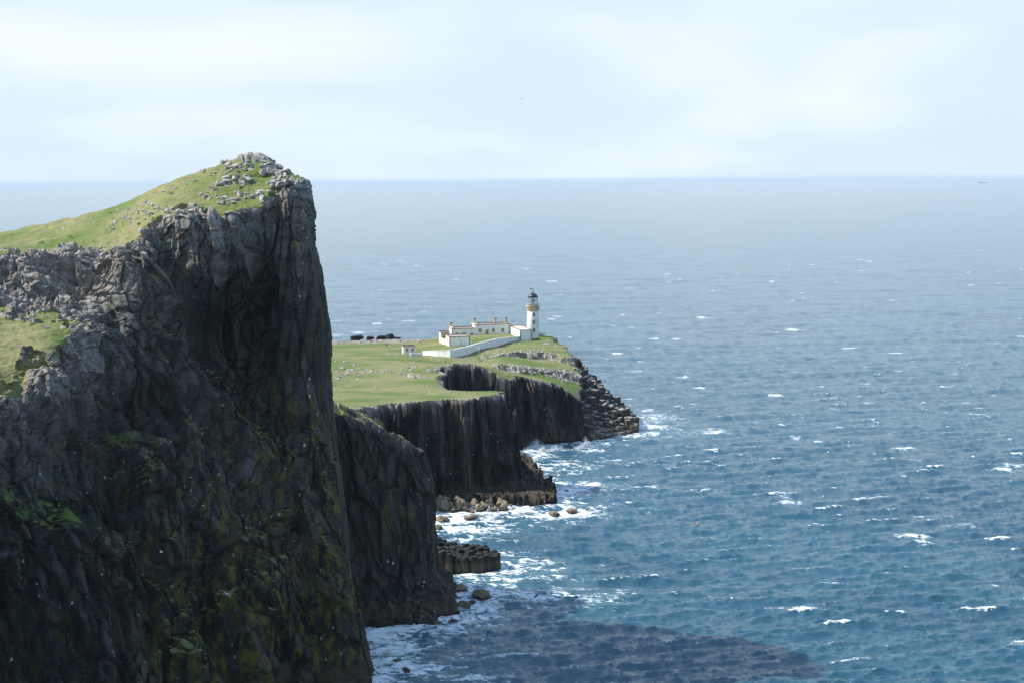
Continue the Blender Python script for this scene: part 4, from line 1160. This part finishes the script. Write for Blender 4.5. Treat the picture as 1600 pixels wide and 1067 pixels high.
# poles
def pole(px, pb, pt, e, label, box_top):
    b = E(px, pb, e); h = at_y(px, pt, b[1])[2] - e
    t = thing('pole', tuple(b), label, 'pole')
    tube('shaft', [(0, 0, -1), (0, 0, h)], .14 if box_top else .06, M_WOOD, t, 8)
    if box_top: box('equipment_box', -.35, .35, -.35, .18, h - 1.4, h - .1, M_WHITE, t, .03)
    return t
pole(748.4, 564, 541.5, 25.4, 'tall grey pole with a white box at its top, below the boundary wall', True)
pole(625.5, 560, 541, 27.0, 'thin pole left of the small shed', False)

# ------------------------------------------------------------------ people, birds, buoys, ship
kp = NT('walker_clothes')
zz = kp.n('SeparateXYZ', Vector=kp.n('TexCoord').outputs['Object']).outputs['Z']
cc = kp.mix(kp.rng(zz, 0.86, 0.90), (0.02, 0.022, 0.03), (0.035, 0.03, 0.035))
cc = kp.mix(kp.rng(zz, 1.47, 1.50), cc, (0.45, 0.28, 0.2)); cc = kp.mix(kp.rng(zz, 1.64, 1.67), cc, (0.04, 0.03, 0.02))
M_PERSON = kp.finish(cc, 0.85)
def person(loc, rz, label, stride=0.25):
    V = [(0, 0, .95), (0, 0, 1.2), (0, 0, 1.42), (0, 0, 1.53), (0, -.02, 1.66), (0, -.01, 1.74),
         (.10, 0, .90), (.11, -stride * .5, .50), (.11, -stride, .08), (.11, -stride - .16, .04), (-.10, 0, .90), (-.11, stride * .3, .50), (-.11, stride, .10), (-.11, stride - .15, .04),
         (.20, 0, 1.40), (.25, .06, 1.14), (.25, -.04, .90), (.24, -.08, .80), (-.20, 0, 1.40), (-.25, -.04, 1.14), (-.25, -.12, .92), (-.24, -.16, .82)]
    Ed = [(0,1),(1,2),(2,3),(3,4),(4,5),(0,6),(6,7),(7,8),(8,9),(0,10),(10,11),(11,12),(12,13),(2,14),(14,15),(15,16),(16,17),(2,18),(18,19),(19,20),(20,21)]
    Rr = [.15,.16,.15,.06,.11,.09,.10,.075,.05,.04,.10,.075,.05,.04,.075,.055,.04,.035,.075,.055,.04,.035]
    me = bpy.data.meshes.new('person'); me.from_pydata(V, Ed, [])
    o = bpy.data.objects.new('person', me); COL.objects.link(o)
    sk = o.modifiers.new('skin', 'SKIN'); su = o.modifiers.new('sub', 'SUBSURF'); su.levels = su.render_levels = 1
    for i, r in enumerate(Rr): me.skin_vertices[0].data[i].radius = (r, r * .85)
    me.skin_vertices[0].data[0].use_root = True
    me.materials.append(M_PERSON)
    o.location = loc; o.rotation_euler = (0, 0, rz)
    return tag(o, label, 'person')
def on_land(px, py):
    p = hit(px, py, LPJ, lflat_s); return (p[0], p[1], p[2])
person(on_land(604.3, 540.5), .6, 'person in dark clothes walking on the turf near the far rocks')
pp = at_y(810.4, 529, 955); person((pp[0], pp[1], ground(pp[0], pp[1]) + .02), 2.4, 'person in dark clothes beside the sunlit wall of the block', .05)

M_GULL = simple_mat('gull_white', (0.80, 0.80, 0.80), 0.8, 0.05, 2.0)
def gull_mesh(perched):
    bm = bmesh.new()
    bmesh.ops.create_icosphere(bm, subdivisions=2, radius=1.0)
    for v in bm.verts:
        t = v.co.y
        v.co = Vector((v.co.x * .09 * (1 - .35 * abs(t)), t * .26, v.co.z * .09 * (1 - .3 * abs(t)) + (.05 if t < -.6 else 0)))
    for s in (-1, 1):
        if perched:
            pts = [(s*.07, -.12, .06), (s*.10, .05, .03), (s*.06, .34, .02), (s*.02, .12, .09)]
        else:
            pts = [(s*.05, -.10, .03), (s*.36, -.16, .16), (s*.72, .02, .09), (s*.34, .03, .14), (s*.05, .10, .03)]
        vs_ = [bm.verts.new(p) for p in pts] + [bm.verts.new((p[0], p[1], p[2] - .015)) for p in pts]
        n = len(pts)
        bm.faces.new(vs_[:n]); bm.faces.new(vs_[n:][::-1])
        for i in range(n): bm.faces.new((vs_[i], vs_[(i+1) % n], vs_[n + (i+1) % n], vs_[n + i]))
    bmesh.ops.recalc_face_normals(bm, faces=bm.faces[:])
    me = bpy.data.meshes.new('seabird'); bm.to_mesh(me); bm.free(); me.materials.append(M_GULL); return me
GF, GP_ = gull_mesh(False), gull_mesh(True)
for (px, py, Y, lab) in ((425,951,398,'white seabird gliding in front of the yellow lichen on the cliff'),(354,927,392,'white seabird flying left of the lichen patches on the cliff'),(815,155,600,'lone distant bird high in the pale sky'),(252,862,388,'white seabird flying over the dark hollow of the cliff')):
    p = at_y(px, py, Y)
    tag(place(GF, 'seabird', p, (1.15,) * 3, (rnd.uniform(-.3, .3), rnd.uniform(-.4, .4), rnd.uniform(0, 6.3))), lab, 'bird')
k_ = 0
sel = np.where((hY < 445) & (HN[..., 2].reshape(-1) > 0.35) & (hpy > 560) & (hpy < 1020) & (hpx > 60) & (hpx < 545))[0]
for i in rnd.sample(list(sel), min(26, len(sel))):
    tag(place(GP_, 'seabird', hflat[i] + np.array([0, -.05, .08]), (0.85,) * 3, (0, 0, rnd.uniform(0, 6.3))), 'white seabird perched on a ledge of the dark cliff', 'bird', 'seabirds perched on the cliff')

def buoy(px, py, s, col, label):
    p = E(px, py, 0)
    t = thing('buoy', (p[0], p[1], 0.1), label, 'buoy')
    lathe('float', [(.1, -.5), (.42, -.3), (.5, 0), (.42, .3), (.16, .5)], simple_mat('buoy_paint', col, .5, .05), t, 16)
    lathe('top_mark', [(.16, .5), (.20, .55), (.20, .85), (.05, .95)], M_WHITE, t, 12)
    t.scale = (s, s, s)
buoy(1090, 819, .75, (0.75, 0.18, 0.06), 'small red and white buoy on the near water')
buoy(1234.5, 424, 1.7, (0.75, 0.68, 0.12), 'yellow buoy far out on the open sea')
ps = E(1535, 286.5, 0)
sh = thing('ship', (ps[0], ps[1], 0), 'faint ship close to the horizon at the right', 'ship', rz=.1)
bm = bmesh.new()
sec = [(-70, 8), (-60, 11), (40, 11), (62, 7), (78, .5)]
rg = [[bm.verts.new((x, s * w_ * f_, z_)) for s, f_, z_ in ((-1, 1, 9), (-1, .7, -2), (1, .7, -2), (1, 1, 9))] for x, w_ in sec]
for a, b in zip(rg[:-1], rg[1:]):
    for i in range(4): bm.faces.new((a[i], a[(i+1) % 4], b[(i+1) % 4], b[i]))
bm.faces.new(rg[0][::-1]); bm.faces.new(rg[-1])
obj_from_bm('hull', bm, simple_mat('ship_hull_paint', (.22, .25, .30), .5, .1, .1), sh)
boxes('bridge', [(-62, -42, -9, 9, 9, 24), (-58, -46, -10, 10, 24.01, 28)], M_WHITE, sh); lathe('funnel', [(3, 28), (2.6, 35)], M_WHITE, sh, 14, True, -54, 0)

# ------------------------------------------------------------------ spray thrown up where swell meets the second cliff
def spray(px, py, w, h, n, seed):
    r = random.Random(seed); c = E(px, py, 0); bm = bmesh.new()
    for i in range(n):
        t = r.random() ** 1.6
        a = r.uniform(0, 6.28); rad = w * (1.2 - .5 * t) * abs(r.gauss(0, .6)); t = t * (.35 + .65 * abs(math.sin(a * 1.5 + seed)))
        q = Vector((c[0] + rad * math.cos(a), c[1] + .5 * rad * math.sin(a), h * t * (1 - .4 * (rad / w)) - .2))
        s = r.uniform(.05, .16) * (1.3 - t)
        vs_ = [bm.verts.new(q + s * Vector((r.gauss(0, 1), r.gauss(0, 1), r.gauss(0, 1)))) for _ in range(4)]
        for f_ in ((0,1,2), (0,2,3), (0,3,1), (1,3,2)): bm.faces.new([vs_[j] for j in f_])
    return tag(obj_from_bm('sea_spray', bm, M_FOAM), kind='stuff')
M_FOAM = simple_mat('spray_white', (0.82, 0.85, 0.87), .9, .03, 1.0, 0.0)
for i, a in enumerate(((838,702,3.4,5.2,1500),(848,706,3.0,3.2,1100),(870,704,4.0,3.0,1200),(915,700,3.2,5.0,1500),(905,704,3.5,2.8,1000),(1000,672,3.5,1.8,700),(968,682,4.0,1.4,600),(800,897,3.2,1.6,700),(606,1022,2.2,2.0,600),(582,976,2.2,1.6,500))): spray(*a, 100 + i)
# ------------------------------------------------------------------ sea
FOOT_H = [at_e(px, py, 0) for px, py in ((-900,1780),(-450,1410),(-185,1290),(-70,1250),(25,1215),(110,1200),(205,1180),(278,1160),(340,1140),(404,1120),(474,1100),(534,1085),(574,1072),(594,1066))]
HEADPOLY = [(p[0], p[1]) for p in FOOT_H] + [(-27, 452), (-60, 560), (-260, 560)]
RF = [at_e(px, py, 0) for px, py in ((520,990),(570,985),(600,983),(640,980),(672,975),(698,962),(706,950))]
RIDGEPOLY = [(p[0], p[1]) for p in RF] + [(-20, 512), (-60, 560), (-110, 540)]
SKIRT = [at_e(px, py, 0)[:2] for px, py in ((676,792),(780,790),(868,791),(864,770),(838,742),(815,720))] + [(-40, 700)]
LEDGE = [at_e(px, py, 0)[:2] for px, py in ((662,893),(700,895),(745,896),(776,890),(781,885),(740,878),(662,872))]
TIP = [at_e(px, py, 0)[:2] for px, py in ((924,692),(950,683),(990,676),(996,668),(975,650))] + [(36, 880), (24, 870), (26, 820)]
def coast_sd(X, Y):
    d = -np.maximum.reduce([poly_sd(HEADPOLY, X, Y), poly_sd(RIDGEPOLY, X, Y), poly_sd(LAND, X, Y) + 3.0, poly_sd(SKIRT, X, Y), poly_sd(LEDGE, X, Y), poly_sd(TIP, X, Y)])
    for (cx, cy, r) in SEA_ROCKS:
        d = np.minimum(d, np.hypot(X - cx, Y - cy) - r)
    return d
PATCHES = [ # breaking crests and surf patches: pixel, half-size in metres, strength
 (1118,676,10,7,.95),(1100,672,5,3,1),(1568,732,7,6,1),(1590,728,7,4,.9),(1425,836,6,4,1),(1440,848,4,3,.9),(1500,822,6,4,.75),(1445,806,5,3,.55),
 (1412,700,5,6,.95),(1235,786,5,3.5,.85),(1228,776,3,3,.8),(1020,668,9,9,.95),(990,680,8,5,1),(960,690,9,5,.95),(930,705,9,6,.8),
 (915,757,11,9,.95),(880,765,8,6,.9),(860,700,7,6,1),(845,712,8,6,.95),(880,718,9,4,.8),(950,716,9,5,.6),(1010,762,8,6,.6),(1085,768,9,6,.5),
 (860,806,14,5,1),(900,800,8,4,.95),(830,808,9,4,.9),(740,830,9,7,1),(710,815,8,5,.95),(720,845,9,5,.9),(800,905,10,4,1),(790,895,5,4,1),(830,932,11,3.4,1),(790,925,9,3,1),(860,938,6,2.5,.8),
 (700,905,7,3,.8),(740,905,6,3,.8),(735,915,3,2,.9),(760,952,8,4,.75),(720,968,7,4,.8),(690,985,6,4,.7),(600,978,5,3,.9),(640,990,7,2,.6),(610,1035,5,5,.95),(600,1010,3,4,.9),(640,1050,6,3,.6),(700,1055,5,3,.6),
 (1060,1002,9,4,.5),(1080,1005,5,2.5,.55),(1280,955,5,3,.4),(1240,516,8,14,.9),(1210,520,6,10,.6),(1100,497,9,10,.6),(990,580,7,9,.7),(920,570,7,9,.6),(930,600,7,9,.6),
 (1355,630,5,5,.6),(1510,630,4,5,.55),(1180,660,4,4,.6),(1330,657,4,4,.5),(1520,765,5,4,.5),(1590,1003,5,4,.7),(1300,913,4,2.5,.5),(1555,915,4,2.5,.4),(870,495,6,16,.7),(660,487,5,14,.7),(560,520,9,12,.9),(530,524,8,10,.8)]
build_sea(coast_sd, PATCHES)

# ------------------------------------------------------------------ sea air
hz = bpy.data.meshes.new('haze')
bm = bmesh.new()
bmesh.ops.create_cube(bm, size=1.0, matrix=Matrix.Translation((0, 0, 48)) @ Matrix.Diagonal((230000, 230000, 130, 1)))
bm.to_mesh(hz); bm.free()
hm = bpy.data.materials.new('sea_air'); hm.use_nodes = True
hm.node_tree.nodes.clear()
ho = hm.node_tree.nodes.new('ShaderNodeOutputMaterial'); hv = hm.node_tree.nodes.new('ShaderNodeVolumePrincipled')
hv.inputs['Color'].default_value = (0.66, 0.82, 0.97, 1)
hv.inputs['Density'].default_value = 1.0 / 55000
hv.inputs['Anisotropy'].default_value = 0.0
hm.node_tree.links.new(hv.outputs['Volume'], ho.inputs['Volume'])
hz.materials.append(hm)
tag(bpy.data.objects.new('haze', hz), kind='stuff')
COL.objects.link(bpy.data.objects['haze'])
